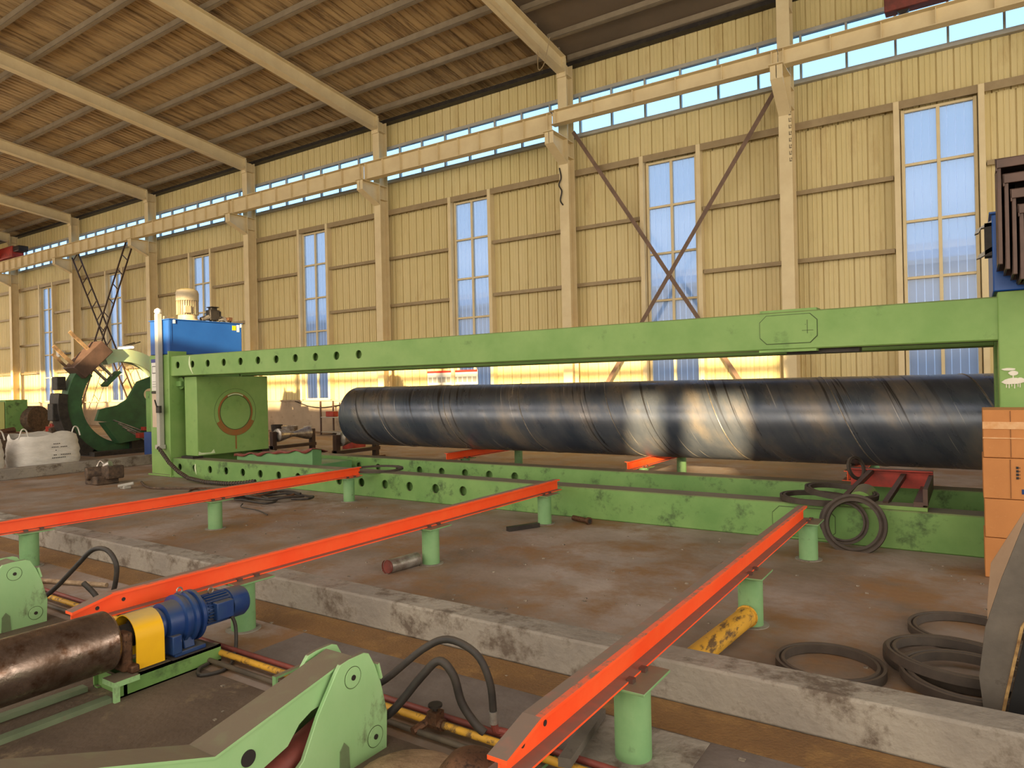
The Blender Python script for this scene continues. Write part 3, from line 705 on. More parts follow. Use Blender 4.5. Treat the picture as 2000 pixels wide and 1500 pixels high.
m.box(.3, .308, 7.675, 7.679, 1.64, 1.70)
m.build_each('paint_splash', WS, rt, smooth=False)
# tank on the left tower
def tank(name, x0, x1, y0, y1, z0, z1, label):
    t = thing(name, label, 'tank', ((x0+x1)/2, (y0+y1)/2, z0))
    MB().box(x0, x1, y0, y1, z0, z1-.02).build('tank_body', BLUEP, t, bevel=.012)
    MB().box(x0-.02, x1+.02, y0-.02, y1+.02, z1-.02, z1).build('lid', BLUEP, t, bevel=.004)
    return t
tk = tank('hydraulic_tank', -13.98, -13.28, 7.72, 9.36, 2.445, 3.15, 'blue hydraulic tank on the left green tower')
MB().box(-13.279, -13.274, 9.13, 9.22, 2.99, 3.09).build('warning_sticker', YELLOW, tk)
MB().box(-13.279, -13.274, 9.24, 9.30, 2.96, 3.11).build('white_label', WHITE, tk)
MB().box(-13.278, -13.26, 7.80, 7.84, 3.06, 3.13).box(-13.278, -13.26, 9.32, 9.35, 3.06, 3.13).build_each('latch', WHITE, tk)
MB().box(-13.3, -13.272, 7.72, 7.77, 2.46, 3.12).build('corner_post', BLUEP, tk)
# motor on the tank
t = thing('pump_motor', 'cream vertical electric motor standing on the left blue tank', 'motor', (-13.58, 8.3, 3.15))
c = (-13.58, 8.3, 3.15)
b = MB().lathe(c, (0,0,1), [(0, .24), (.03, .24), (.04, .19), (.12, .18), (.13, .205)], n=32).build('base_flange', MOTC, t)
m = MB().cyl((c[0], c[1], 3.27), (c[0], c[1], 3.58), .185, n=32)
for k in range(30):
    a = 2*math.pi*k/30; d = Vector((math.cos(a), math.sin(a), 0)); p = Vector((c[0], c[1], 3.28))+d*.195
    m.bar(p, p+Vector((0, 0, .29)), .008, .04, d)
m.build('finned_body', MOTC, t)
MB().lathe((c[0], c[1], 3.57), (0,0,1), [(0, .22), (.16, .222), (.22, .20), (.25, .14), (.26, .05)], n=36).build('fan_cowl', MOTC, t)
MB().box(-13.42, -13.34, 8.1, 8.24, 3.3, 3.45).build('terminal_box', MOTC, t, bevel=.01)
t = thing('valve_block', 'dark hydraulic valve block with small pipe fittings, right of the cream motor', 'valve', (-13.55, 8.85, 3.15))
MB().box(-13.63, -13.45, 8.74, 8.96, 3.2, 3.42).box(-13.6, -13.48, 8.78, 8.92, 3.42, 3.47).box(-13.64, -13.44, 8.76, 8.94, 3.47, 3.49).box(-13.6, -13.48, 8.8, 8.9, 3.15, 3.2).box(-13.62,-13.46,8.97,9.0,3.3,3.4).build('body', DARKM, t, bevel=.01)
MB().cyl((-13.5, 8.55, 3.2), (-13.5, 8.73, 3.26), .05).cyl((-13.5, 9.0, 3.22), (-13.5, 9.1, 3.2), .05).tube([(-13.5,8.98,3.3),(-13.5,9.12,3.25),(-13.5,9.15,3.15)], .018).tube([(-13.4,8.9,3.2),(-13.38,9.0,3.22),(-13.4,9.1,3.17)], .02).build('fittings', SILV, t)
MB().tube([(-13.5, 9.12, 3.2), (-13.45, 9.2, 3.22), (-13.5, 9.24, 3.15)], .02).box(-13.55,-13.42,9.15,9.24,3.2,3.28).build('pipe_fitting', RUST, t)
t = thing('filler_fitting', 'small cream pipe fittings at the left end of the blue tank lid', 'fitting', (-13.7, 7.9, 3.15))
MB().cyl((-13.7, 7.9, 3.15), (-13.7, 7.9, 3.24), .05).cyl((-13.7, 7.9, 3.2), (-13.7, 8.06, 3.2), .035).build('filler_neck', MOTC, t)
# conduit and signs on the left tower
t = thing('cable_conduit', 'grey vertical cable conduit on the front of the left tower', 'conduit', (-13.55, 7.64, .5))
MB().box(-13.60, -13.49, 7.6, 7.7, .62, 3.26).build('channel', GREYP, t, bevel=.01)
MB().box(-13.63, -13.46, 7.58, 7.7, .56, .64).build('lower_bracket', GREYP, t)
MB().lathe((-13.55, 7.65, 3.26), (0,0,1), [(0, .05), (.03, .07), (.08, .06), (.11, .02)], n=16).build('top_fitting', WHITE, t)
t = thing('switch_box', 'small black switch with lever on the grey conduit', 'switch', (-13.48, 7.6, 1.33))
MB().box(-13.52, -13.40, 7.55, 7.6, 1.28, 1.42).build('body', BLACK, t)
MB().bar((-13.47, 7.54, 1.4), (-13.5, 7.52, 1.54), .02, .02, (1, 0, 0)).build('lever', BLACK, t)
t = thing('wall_notice', 'white notice sheet with blue header on the left tower', 'sign', (-13.8, 7.71, 1.9))
MB().box(-13.93, -13.68, 7.705, 7.718, 1.72, 2.36).build('sheet', WHITE, t)
MB().box(-13.93, -13.68, 7.7, 7.705, 2.29, 2.36).build('blue_header', mat('sign_blue', srgb(70, 74, 140), None), t)
MB().box(-13.90, -13.70, 7.702, 7.705, 2.07, 2.22).build('dark_frame', INKM, t); MB().box(-13.885, -13.715, 7.699, 7.702, 2.085, 2.205).build('blank_panel', WHITE, t)
m = MB()
for k in range(3): m.box(-13.9, -13.74, 7.703, 7.705, 1.9-.05*k, 1.906-.05*k)
m.build_each('text_line', INKM, t)
tag(MB().box(-13.93, -13.68, 7.705, 7.718, .98, 1.66).build('notice_sheet', PAPER), 'plain pinkish notice sheet below the blue-headed one on the left tower', 'sign')
tag(MB().box(-13.93, -13.68, 7.69, 7.718, 1.665, 1.71).build('label_strip', DARKM), 'dark clip strip between the two notices on the left tower', 'clip')
# cable chain
pts = [(-13.5, 7.58, .58), (-13.35, 7.56, .5), (-13.0, 7.5, .32), (-12.6, 7.46, .16), (-12.2, 7.4, .08), (-11.6, 7.35, .05), (-11.0, 7.4, .05), (-10.6, 7.45, .08), (-10.35, 7.5, .12)]
m = MB().tube(pts, .032, n=8, smooth=5)
o = tag(m.build('spiral_cable', BLACK), 'black spiral-wrapped cable sagging from the conduit to the floor', 'cable')
m = MB(); Q = [Vector(p) for p in pts]
for i in range(len(Q)-1):
    nn = max(2, int((Q[i+1]-Q[i]).length/.06))
    for k in range(nn):
        c = Q[i].lerp(Q[i+1], k/nn); d = (Q[i+1]-Q[i]).normalized()
        m.cyl(c-d*.008, c+d*.008, .04, n=8)
m.build('wrap_ring', DEBR, o)
# trolley between the lower beams
t = thing('support_trolley', 'green pipe support trolley under a red-brown cloth between the lower beams', 'trolley', (-10.6, 8.6, 0))
MB().prism([(-11.9, .06), (-9.73, .06), (-9.73, .62), (-11.1, .50), (-11.9, .44)], 'Y', 8.22, 8.44).box(-11.9, -9.73, 8.44, 9.16, .06, .34).build('trolley_body', mat('blue_green_paint', srgb(104, 146, 92), srgb(92, 134, 86), 2, .5), t, bevel=.01)
m = MB()
for xx in (-11.6, -10.1):
    for yy in (8.3, 9.06): m.cyl((xx, yy-.04, .09), (xx, yy+.04, .09), .088, n=18)
m.build_each('wheel', DARKM, t)
m = MB(); n = 26; vs = []
for j, yy in enumerate((8.19, 8.2, 8.32, 8.46, 8.52, 8.56)):
    for i in range(n):
        xx = -11.95+2.25*i/(n-1); s1 = i/(n-1); zz = .455+.175*s1+.018*math.sin(i*1.3+j)-.02*max(0, j-2) + (.0 if j else -.035-.02*math.sin(i*.9))
        vs.append((xx, yy, zz))
m.add(vs, [(j*n+i, j*n+i+1, (j+1)*n+i+1, (j+1)*n+i) for j in range(5) for i in range(n-1)])
o = m.build('cloth_cover', REDR, t); s_ = o.modifiers.new('s', 'SOLIDIFY'); s_.thickness = .012

# right tank and brown nested trays
tk2 = tank('blue_tank', .17, 1.25, 7.7, 9.4, 2.445, 3.17, 'blue tank on the right green tower')
MB().prism([(.17, 3.1), (.05, 3.03), (.04, 2.99), (.07, 3.0), (.09, 3.04), (.17, 3.05)], 'Y', 7.72, 7.80).prism([(.17, 2.86), (.07, 2.80), (.05, 2.76), (.08, 2.77), (.17, 2.82)], 'Y', 7.72, 7.8).build_each('hook', GREYP, tk2)
MB().box(.115, .17, 7.72, 7.9, 2.78, 3.08).build('black_bracket', BLACK, tk2)
t = thing('nested_trays', 'stack of nested brown steel trays mounted in front of the right blue tank', 'tray', (.8, 7.4, 2.5))
for k in range(4):
    x0 = .2+.05*k; z1 = 3.5-.13*k; z0 = 2.62-.045*k; y0 = 7.15+.02*k; x1 = 1.4-.0*k
    # open rim: front lip, left wall, top shelf
    m = MB().box(x0, x1, y0, 7.66, z1-.012, z1).box(x0, x0+.03, y0, y0+.03, z0, z1-.012).box(x0, x0+.012, y0+.03, 7.66, z0, z1-.012)
    m.box(x0-.008, x1, y0-.012, y0, z1-.075, z1).box(x0-.008, x0+.004, y0-.012, y0+.06, z1-.1, z1)
    m.box(x0, x1, 7.62, 7.66, z0, z1-.012)
    m.build('tray', BROWNM, t, bevel=.004)
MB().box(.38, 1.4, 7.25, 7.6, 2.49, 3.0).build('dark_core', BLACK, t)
MB().box(.34, 1.4, 7.56, 7.69, 2.5, 3.4).build('mounting_frame', DARKM, t)

# ================================================================== KICKERS
PROF = [(2.24, .492), (2.272, .478), (2.31, .41), (2.345, .32), (2.382, .17), (2.375, .0), (2.21, -.0), (1.85, .0), (1.80, .10), (1.89, .16), (1.97, .31), (2.07, .45), (2.10, .485), (2.15, .492)]
def kicker(x, label, dx=0):
    t = thing('pipe_kicker', label, 'machine', (x, 2.1, 0), 'mint green pipe kickers')
    for q in (0, -.21):
        MB().prism(PROF, 'X', x+q-.02, x+q).build('side_plate', GREENLIT, t, bevel=.003)
    # arm
    top = [(2.19, .478), (1.51, .335), (1.19, .454), (.85, .58), (.6, .66)]
    bot = [(.6, .52), (.85, .44), (1.17, .33), (1.5, .185), (1.62, .195), (1.72, .20), (1.84, .235), (1.9, .30), (1.965, .33), (2.05, .34), (2.19, .36)]
    m = MB(); m.prism(top+bot, 'X', x-.045, x-.035).prism(top+bot, 'X', x-.185, x-.175)
    for i in range(len(top)-1):
        a, b = top[i], top[i+1]
        m.add([(x-.193, a[0], a[1]+.001), (x-.027, a[0], a[1]+.001), (x-.027, b[0], b[1]+.001), (x-.193, b[0], b[1]+.001), (x-.193, a[0], a[1]+.012), (x-.027, a[0], a[1]+.012), (x-.027, b[0], b[1]+.012), (x-.193, b[0], b[1]+.012)],
              [(0,1,2,3),(7,6,5,4),(0,4,5,1),(1,5,6,2),(2,6,7,3),(3,7,4,0)])
    am = m.build('kicker_arm', GREENLIT, t)
    MB().cyl((x-.035, 1.655, .272), (x-.031, 1.655, .272), .032, n=22).build('arm_hole', INKM, am)
    for yy, zz in ((2.17, .405), (2.30, .085)):
        p = MB().lathe((x, yy, zz), (1,0,0), [(0, .046), (.002, .046), (.003, .043), (.004, .043)], n=28).build('pin_disc', GREENLIT, t)
        MB().cyl((x+.004, yy, zz), (x+.008, yy, zz), .012, n=14).build('pin_tip', DARKM, p)
        ringo = MB().lathe((x-.0005, yy, zz), (1,0,0), [(0, .049), (.002, .049)], n=28).build('pin_groove', LINE, p)
    MB().prism([(2.335, .34), (2.345, .345), (2.325, .42), (2.315, .415)], 'X', x-.06, x+.012).build('stop_lug', GREENLIT, t)
    MB().prism([(2.08, .0), (2.14, .0), (2.135, .11), (2.11, .14), (2.085, .11)], 'X', x-.001, x+.005).build('worn_slot', mat('grimy_green', srgb(110, 132, 92), srgb(96, 108, 78), 8, .7), t)
    MB().cyl((x-.11, 1.75, .09), (x-.11, 2.2, .22), .06, n=20).build('hydraulic_cylinder', REDR, t)
    MB().cyl((x-.11, 1.62, .05), (x-.11, 1.75, .09), .035, n=16).build('cylinder_rod', DARKM, t)
    MB().cyl((x-.2, 2.17, .405), (x-.02, 2.17, .405), .03, n=16).build('pivot_pin', DARKM, t)
    return t
k1 = kicker(-2.33, 'large mint green pipe kicker with long arm in the bottom foreground')
k2 = dup(k1, (-3.47, 0, 0), 'mint green pipe kicker at the left edge above the rusty roller')

# ================================================================== ROLLER, GEARMOTOR
RX = -4.12; RZ = .295
t = thing('conveyor_roller', 'worn rusty steel roller at the left edge beside the yellow guard', 'roller', (RX, 1.4, .0))
MB().lathe((RX, .55, RZ), (0,1,0), [(0, .15), (.01, .163), (.35, .166), (1.43, .166), (1.445, .155), (1.45, .10)], n=48).build('roller_barrel', ROLLM, t)
MB().cyl((RX, 2.0, RZ), (RX, 2.12, RZ), .06).cyl((RX, .4, RZ), (RX, .55, RZ), .05).build('shaft', DARKM, t)
MB().box(RX-.12, RX+.12, 2.015, 2.075, .12, .34).box(RX-.1, RX+.1, .42, .5, .12, .32).build_each('bearing_block', RUST, t, bevel=.015)
MB().box(RX-.17, RX+.16, 2.04, 2.09, .115, .16).build('bearing_foot', RUST, t, bevel=.01)
t = thing('roller_base_frame', 'low green channel frame carrying the roller and blue gearmotor', 'frame', (RX, 2, 0))
m = MB()
for q in (-1, 1):
    xx = RX+q*.15
    m.box(xx-.012*q, xx, 1.98, 2.6, 0, .105).box(xx-.06*q, xx, 1.98, 2.6, .09, .105).box(xx-.05*q, xx, 1.98, 2.6, 0, .012)
m.box(RX-.15, RX+.15, 2.0, 2.02, 0, .1)
m.build('channel_rail', GREEND, t)
MB().box(RX+.06, RX+.19, 1.93, 2.07, .085, .115).box(RX+.17, RX+.19, 1.93, 1.96, 0, .085).build('end_bracket', GREENLIT, t)
MB().box(RX+.105, RX+.165, .3, 1.93, 0, .03).box(RX-.165, RX-.105, .3, 1.93, 0, .03).build_each('floor_channel', mat('dusty_green', srgb(112, 124, 96), srgb(96, 108, 82), 5, .7, c3=srgb(124, 110, 90)), t)
# yellow coupling guard: an arch
t = thing('coupling_guard', 'yellow arched coupling guard between the roller and the blue gearmotor', 'guard', (RX, 2.2, .1))
m = MB(); n = 16; o_ = []; i_ = []
for k in range(n+1):
    a = math.pi*k/n; o_.append((RX+.13*math.cos(a), .28+.13*math.sin(a))); i_.append((RX+.124*math.cos(a), .28+.124*math.sin(a)))
o_ = [(RX+.13, .118)]+o_+[(RX-.13, .118)]; i_ = [(RX+.124, .118)]+i_+[(RX-.124, .118)]
for k in range(len(o_)-1):
    m.add([(o_[k][0], y, o_[k][1]) for y in (2.085, 2.25)]+[(i_[k][0], y, i_[k][1]) for y in (2.085, 2.25)]+[(o_[k+1][0], y, o_[k+1][1]) for y in (2.085, 2.25)]+[(i_[k+1][0], y, i_[k+1][1]) for y in (2.085, 2.25)],
          [(0,1,5,4),(2,6,7,3),(0,4,6,2),(1,3,7,5)])
m.build('arch', YELLOW, t)
tag(MB().lathe((RX, 2.125, RZ), (0,1,0), [(0, .075), (.07, .075), (.072, .085), (.09, .085), (.092, .07), (.16, .07)], n=24).build('shaft_coupling', BLACK), 'black shaft coupling inside the yellow guard', 'coupling')
t = thing('gearmotor', 'blue geared motor lying behind the yellow guard', 'motor', (RX, 2.5, .1))
MB().lathe((RX, 2.29, RZ), (0,1,0), [(0, .05), (.01, .095), (.035, .1), (.04, .085), (.05, .085), (.055, .12), (.14, .125), (.145, .15), (.165, .15), (.17, .14), (.19, .14), (.195, .158), (.215, .158), (.22, .14), (.24, .135), (.245, .155), (.265, .155), (.27, .12), (.30, .10), (.31, .085)], n=40).build('gearbox', BLUED, t)
MB().box(RX-.13, RX+.13, 2.36, 2.56, .108, .135).prism([(RX-.11, .135), (RX+.11, .135), (RX+.08, .26), (RX-.08, .26)], 'Y', 2.43, 2.5).box(RX+.02, RX+.14, 2.34, 2.40, .13, .24).build('foot', BLUED, t, bevel=.006)
m = MB().cyl((RX, 2.59, RZ), (RX, 2.79, RZ), .085, n=28)
for k in range(26):
    a = 2*math.pi*k/26; d = Vector((math.cos(a), 0, math.sin(a))); p = Vector((RX, 2.61, RZ))+d*.09
    m.bar(p, p+Vector((0, .16, 0)), .006, .02, d)
m.build('finned_body', BLUED, t)
MB().lathe((RX, 2.785, RZ), (0,1,0), [(0, .1), (.1, .1), (.125, .085), (.13, .04)], n=32).build('fan_cowl', BLUED, t)
MB().box(RX+.07, RX+.13, 2.64, 2.76, RZ-.05, RZ+.06).build('terminal_box', BLUED, t, bevel=.006)
m = MB(); 
for yy, zz in ((2.47, RZ+.155), (2.68, RZ+.10)): m.tube([(RX, yy+.018*math.cos(a), zz+.016+.018*math.sin(a)) for a in [2*math.pi*k/10 for k in range(10)]], .005, n=6, smooth=1, closed=True)
m.build_each('lifting_eye', SILV, t)
MB().box(RX-.14, RX+.15, 2.33, 2.62, .1055, .1085).build('shim_plate', BLACK, t)
t.location.y -= .045
tag(MB().tube([(RX+.115, 2.7, RZ-.04), (RX+.13, 2.72, .18), (RX+.16, 2.70, .06), (RX+.25, 2.62, .02), (RX+.33, 2.5, .015), (RX+.28, 2.38, .015), (RX+.2, 2.42, .02), (RX+.17, 2.5, .02)], .012, n=8).build('power_cable', BLACK), 'black power cable hanging from the blue gearmotor to the floor', 'cable')

# ================================================================== PIPES AND HOSES
def tube_thing(name, pts, r, m_, label, cat, group=None, n=12, smooth=5):
    return tag(MB().tube(pts, r, n=n, smooth=smooth).build(name, m_), label, cat, group)
tube_thing('air_pipe', [(-9.5, 2.60, .05), (1.5, 2.60, .05)], .018, YPIPE, 'thin worn yellow pipe running along the floor past the kicker', 'pipe', smooth=1)
tube_thing('return_pipe', [(-9.5, 2.68, .045), (1.5, 2.68, .045)], .016, REDR, 'thin red pipe on the floor behind the yellow pipe', 'pipe', smooth=1)
tube_thing('drain_pipe', [(-9.5, 2.52, .03), (1.5, 2.52, .03)], .015, PIPEG, 'thin dark green-grey pipe on the floor in front of the yellow pipe', 'pipe', smooth=1)
for i, (xx, lb_) in enumerate(((-3.3, 'pipe support bracket left of the near kicker'), (-1.62, 'pipe support bracket under the near end of the right orange rail'), (-6.9, 'pipe support bracket near the left kicker'))):
    tag(MB().box(xx-.015, xx+.015, 2.49, 2.72, 0, .014).box(xx-.015, xx+.015, 2.485, 2.50, .014, .085).box(xx-.015, xx+.015, 2.7, 2.715, .014, .085).box(xx-.015, xx+.015, 2.5, 2.7, .071, .085).build('pipe_bracket', GREENCOOL), lb_, 'bracket', 'floor pipe brackets')
t = thing('shutoff_valve', 'small brass-brown valve with lever on the yellow pipe beside the hoses', 'valve', (-2.22, 2.6, .03))
MB().cyl((-2.27, 2.6, .05), (-2.17, 2.6, .05), .03, n=8).box(-2.25, -2.19, 2.57, 2.63, .05, .11).build('body', RUST, t)
MB().lathe((-2.22, 2.6, .11), (0,0,1), [(0, .012), (.02, .012), (.021, .035), (.032, .035)], n=14).build('handwheel', DARKM, t)
MB().cyl((-2.28, 2.5, .035), (-2.26, 2.58, .05), .02, n=8).build('side_port', RUST, t)
tube_thing('hydraulic_hose', [(-2.5, 2.37, .22), (-2.4, 2.45, .28), (-2.25, 2.55, .42), (-2.13, 2.6, .475), (-1.98, 2.62, .43), (-1.91, 2.63, .31), (-1.90, 2.64, .17)], .018, BLACK, 'black hose arching highest beside the near kicker', 'hose', 'hoses at the kickers')
tube_thing('hydraulic_hose', [(-2.5, 2.37, .08), (-2.36, 2.42, .13), (-2.22, 2.5, .31), (-2.14, 2.54, .39), (-2.07, 2.56, .33), (-2.04, 2.58, .2), (-1.98, 2.6, .11), (-1.93, 2.61, .07)], .02, BLACK, 'black hose in the lower arch beside the near kicker', 'hose', 'hoses at the kickers')
t = thing('hose_elbow', 'red pipe elbow with steel crimp joining the tall hose to the floor pipe', 'fitting', (-1.9, 2.65, .05))
MB().cyl((-1.90, 2.645, .11), (-1.90, 2.64, .17), .021).build('crimp', SILV, t)
MB().tube([(-1.9, 2.645, .11), (-1.9, 2.66, .07), (-1.88, 2.68, .062), (-1.82, 2.685, .06)], .018).build('elbow', REDR, t)
tube_thing('hydraulic_hose', [(-6.0, 2.37, .10), (-5.98, 2.5, .18), (-5.83, 2.6, .36), (-5.68, 2.65, .49), (-5.52, 2.68, .50), (-5.43, 2.7, .40), (-5.45, 2.7, .25), (-5.52, 2.7, .13)], .018, BLACK, 'black hose arching beside the left kicker', 'hose', 'hoses at the kickers')
tube_thing('hydraulic_hose', [(-5.72, 2.6, .24), (-5.6, 2.62, .17), (-5.5, 2.63, .08), (-5.42, 2.64, .06)], .02, BLACK, 'short black hose stub leaning toward the left end of the middle rail', 'hose', 'hoses at the kickers')
tag(MB().tube([(-7.2, 2.78, .022), (-6.8, 2.9, .025), (-6.3, 3.05, .03)], .02, n=8).build('frayed_rope', mat('rope', srgb(170, 146, 116), srgb(130, 106, 80), 20, .8, bump=.5)), 'frayed pale rope beside the post of the left rail', 'rope')
# near floor items
tag(MB().cyl((-1.38, 3.85, .085), (-1.31, 4.78, .085), .066, n=28).cyl((-1.31, 4.78, .085), (-1.309, 4.795, .085), .075, n=28).build('yellow_pipe', YPIPE), 'worn yellow pipe leaning over the curb toward the green post at right', 'pipe')
t = thing('pipe_stub', 'short pale pipe stub with rusty end beside the middle green post', 'pipe', (-4.45, 4.8, 0))
MB().cyl((-4.46, 4.62, .062), (-4.42, 4.96, .062), .062, n=24).build('tube', SILV, t)
MB().cyl((-4.462, 4.605, .062), (-4.46, 4.62, .062), .058, n=24).cyl((-4.464, 4.59, .062), (-4.462, 4.606, .062), .064, n=24, caps=False).build('rusty_end', REDR, t)
tag(MB().bar((-4.5, 6.62, .025), (-4.32, 7.0, .025), .07, .05).build('steel_bar', DARKM), 'dark square steel bar lying by the far post of the middle rail', 'bar')
m = MB(); m.cyl((-4.12, 7.5, .04), (-3.86, 7.4, .04), .032, n=16, caps=True).cyl((-3.87, 7.405, .04), (-3.84, 7.395, .04), .045, n=16)
o = tag(m.build('flanged_tube', RUST), 'small rusty flanged tube on the floor before the lower green beam', 'pipe')
MB().cyl((-3.8405, 7.3953, .04), (-3.8385, 7.3945, .04), .028, n=16).build('bore', INKM, o)
tag(MB().bar((-1.47, 2.55, .09), (-1.60, 3.15, .03), .055, .04).build('timber_batten', BOARD), 'dark timber batten leaning beside the nearest green post', 'batten')
tag(MB().lathe((-1.67, 2.17, 0), (0, 0, 1), [(0, .15), (.14, .15), (.19, .13), (.235, .09), (.255, .05), (.26, .01)], n=36).build('steel_dome', RUST), 'brown steel dome at the bottom edge left of the right orange rail', 'dome')
tag(MB().lathe((-2.05, 2.22, 0), (0, 0, 1), [(0, .24), (.015, .235), (.05, .17), (.07, .05)], n=28).build('sand_mound', mat('dry_sand', srgb(166, 138, 106), srgb(128, 102, 78), 7, .9, bump=.5)), 'low mound of pale sand beside the near kicker', 'sand', kind='stuff')
# concrete pad near nearest post
struct(MB().box(-1.6, -1.05, 2.7, 3.18, 0, .008).build('trim_10', CONCL))
struct(MB().box(-3.9, 12, 2.78, 3.195, .0, .004).build('trim_11', mat('grey_concrete_strip', srgb(118, 108, 100), srgb(92, 82, 74), 2, .75, bump=.3, bscale=20)))

# ================================================================== GASKET RINGS
def gasket(center, r, wdt, h, normal, label, ell=1.0, group='loose gasket rings'):
    q = Vector(normal).normalized().to_track_quat('Z', 'Y'); n = 48; m = MB(); vs = []; prof = [(-wdt/2, -h/2), (wdt/2, -h/2), (wdt/2, h/2), (wdt/6, h/2), (0, h/4), (-wdt/6, h/2), (-wdt/2, h/2)]
    k_ = len(prof); c = Vector(center)
    for i in range(n):
        a = 2*math.pi*i/n
        for dr, dz in prof:
            vs.append(c+q @ Vector(((r*ell+dr)*math.cos(a), (r+dr)*math.sin(a), dz)))
    m.add(vs, [(i*k_+j, i*k_+(j+1) % k_, ((i+1) % n)*k_+(j+1) % k_, ((i+1) % n)*k_+j) for i in range(n) for j in range(k_)])
    return tag(m.build('gasket_ring', RING), label, 'ring', group)
gasket((-1.42, 7.95, .415), .33, .055, .05, (0.02, 0, 1), 'rubber gasket ring lying flat on the lower beam, leftmost')
gasket((-1.18, 8.02, .485), .33, .055, .05, (0.10, -.02, 1), 'rubber gasket ring lying on top of the others on the lower beam, overhanging right')
gasket((-1.0, 7.52, .245), .262, .07, .05, (-.05, -1, .28), 'large rubber gasket ring leaning upright against the lower beam', 1.0)
gasket((-1.1, 7.60, .25), .20, .05, .04, (.1, -1, .25), 'smaller rubber gasket ring leaning behind the large one against the lower beam')
gasket((-1.12, 8.72, .66), .12, .03, .03, (1, -.6, .3), 'small gasket ring standing under the pipe beside the red cradle')
gasket((-7.9, 7.95, .40), .40, .05, .03, (0, 0, 1), 'gasket ring on the lower beam at the far end of the left rail')
for cx, cy_, r_, z_, nn, lb_ in ((-.1, 4.75, .36, .03, (0.03, 0, 1), 'dark gasket ring on the floor, nearest the grey board and widest'),
                       (-.05, 5.35, .32, .03, (0, 0, 1), 'dark gasket ring on the floor farthest back by the boxes'),
                       (-.1, 4.62, .33, .09, (.04, .05, 1), 'dark gasket ring on top of the heap by the grey board'),
                       (-.72, 4.35, .27, .03, (0, 0, 1), 'dark gasket ring on the floor behind the curb, leftmost of the heap'),
                       (-.05, 4.45, .30, .06, (.02, -.04, 1), 'dark gasket ring under the heap close to the curb')):
    gasket((cx, cy_, z_), r_, .05, .05, nn, lb_, group='gasket rings on the floor at right')
gasket((-1.78, 6.22, .03), .12, .03, .05, (0, 0, 1), 'small ring lying on the floor left of the right orange rail')
# red cradle on the rear part of the frame
t = thing('pipe_cradle', 'red steel cradle frame resting on the green beams at right', 'frame', (-.8, 8.5, .385))
MB().box(-1.2, -.38, 8.88, 8.94, .44, .64).box(-1.2, -.38, 8.82, 8.94, .63, .645).build('cross_bar', REDP, t)
MB().box(-.5, -.42, 7.75, 8.9, .40, .47).box(-.42, -.38, 7.75, 8.9, .44, .60).build('side_bar', BROWNM, t)
MB().bar((-.75, 7.85, .42), (-.66, 8.86, .58), .05, .05).bar((-1.15, 7.9, .42), (-.98, 8.86, .62), .05, .05).build_each('diagonal_strut', BROWNM, t)
MB().box(-1.2, -.38, 7.72, 7.95, .3852, .425).build('foot_plate', GREEN, t, bevel=.004)
MB().cyl((-1.0, 8.02, .385), (-.98, 8.3, .43), .12, n=20).build('saddle', GREEN, t)
MB().box(-1.2, -.42, 9.35, 9.5, .3852, .44).box(-1.2, -1.14, 8.94, 9.35, .4, .46).box(-.5, -.42, 8.94, 9.35, .4, .46).build('rear_foot', BROWNM, t)
tag(MB().lathe((.05, 10.2, .13), (1, -.4, .0), [(0, .05), (.01, .12), (.14, .13), (.16, .09), (.22, .06)], n=24).build('black_pulley', BLACK), 'black round pulley on the floor beside the cardboard boxes', 'pulley')

# ================================================================== BOXES AND BOARD AT RIGHT
zz = [0, .335, .66, 1.0, 1.40]
bl = ['bottom cardboard box of the stack at the right edge', 'second cardboard box from the bottom at the right edge', 'third cardboard box from the bottom, with a tape mark, at the right edge', 'topmost taped cardboard box of the stack at the right edge']
for i in range(4):
    x0 = .065+random.uniform(-.008, .008); t = thing('cardboard_box', bl[i], 'box', (.4, 7.3, zz[i]), 'cardboard boxes at the right edge')
    MB().box(x0, x0+.75, 7.0, 7.56, zz[i]+.002, zz[i+1]-.002).build('carton', CARD, t, bevel=.006)
    if i >= 2:
        MB().box(x0+.185, x0+.19, 6.996, 7.0, zz[i]+.01, zz[i+1]-.01).build('seam', mat('carton_seam', srgb(120, 76, 40), None), t)
    if i == 3:
        MB().box(x0-.002, x0+.752, 6.995, 7.0, 1.24, 1.3).box(x0-.002, x0+.752, 6.995, 7.0, 1.16, 1.17).build('tape', TAPE, t)
        MB().box(x0+.31, x0+.46, 6.994, 6.999, 1.02, 1.21).build('paper_label', WHITE, t)
    if i == 2:
        m = MB()
        for k in range(4): m.box(x0+.225, x0+.243, 6.996, 6.999, .83+.028*k, .85+.028*k).box(x0+.248, x0+.252, 6.996, 6.999, .835+.028*k, .845+.028*k)
        m.build('stencil_mark', INKM, t)
        MB().box(x0+.26, x0+.285, 6.996, 6.999, .71, .75).build('blue_stamp', BLUED, t)
tag(MB().prism([(.05, .0), (.048, .16), (.048, .32), (.07, .57), (.24, .90), (.6, 1.3), (.6, 1.05), (.24, .80), (.155, .55), (.10, .40), (.115, .34), (.075, .22), (.075, 0)], 'Y', 5.0, 5.01).build('cardboard_flap', CARDL), 'pale cardboard sheet standing in front of the boxes', 'cardboard')
bpy.data.objects['cardboard_flap'].rotation_euler = (0, 0, 0)
t = thing('leaning_board', 'grey board with pale chipped edge leaning at the right edge', 'board', (.3, 4.3, 0))
pts = [(.02, .0), (.0, .2), (.03, .45), (.1, .7), (.2, 1.0), (.45, 1.5), (.45, .98), (.17, .48), (.10, .12), (.08, .0)]
MB().prism(pts, 'Y', 4.12, 4.14).build('board_sheet', BOARD, t)
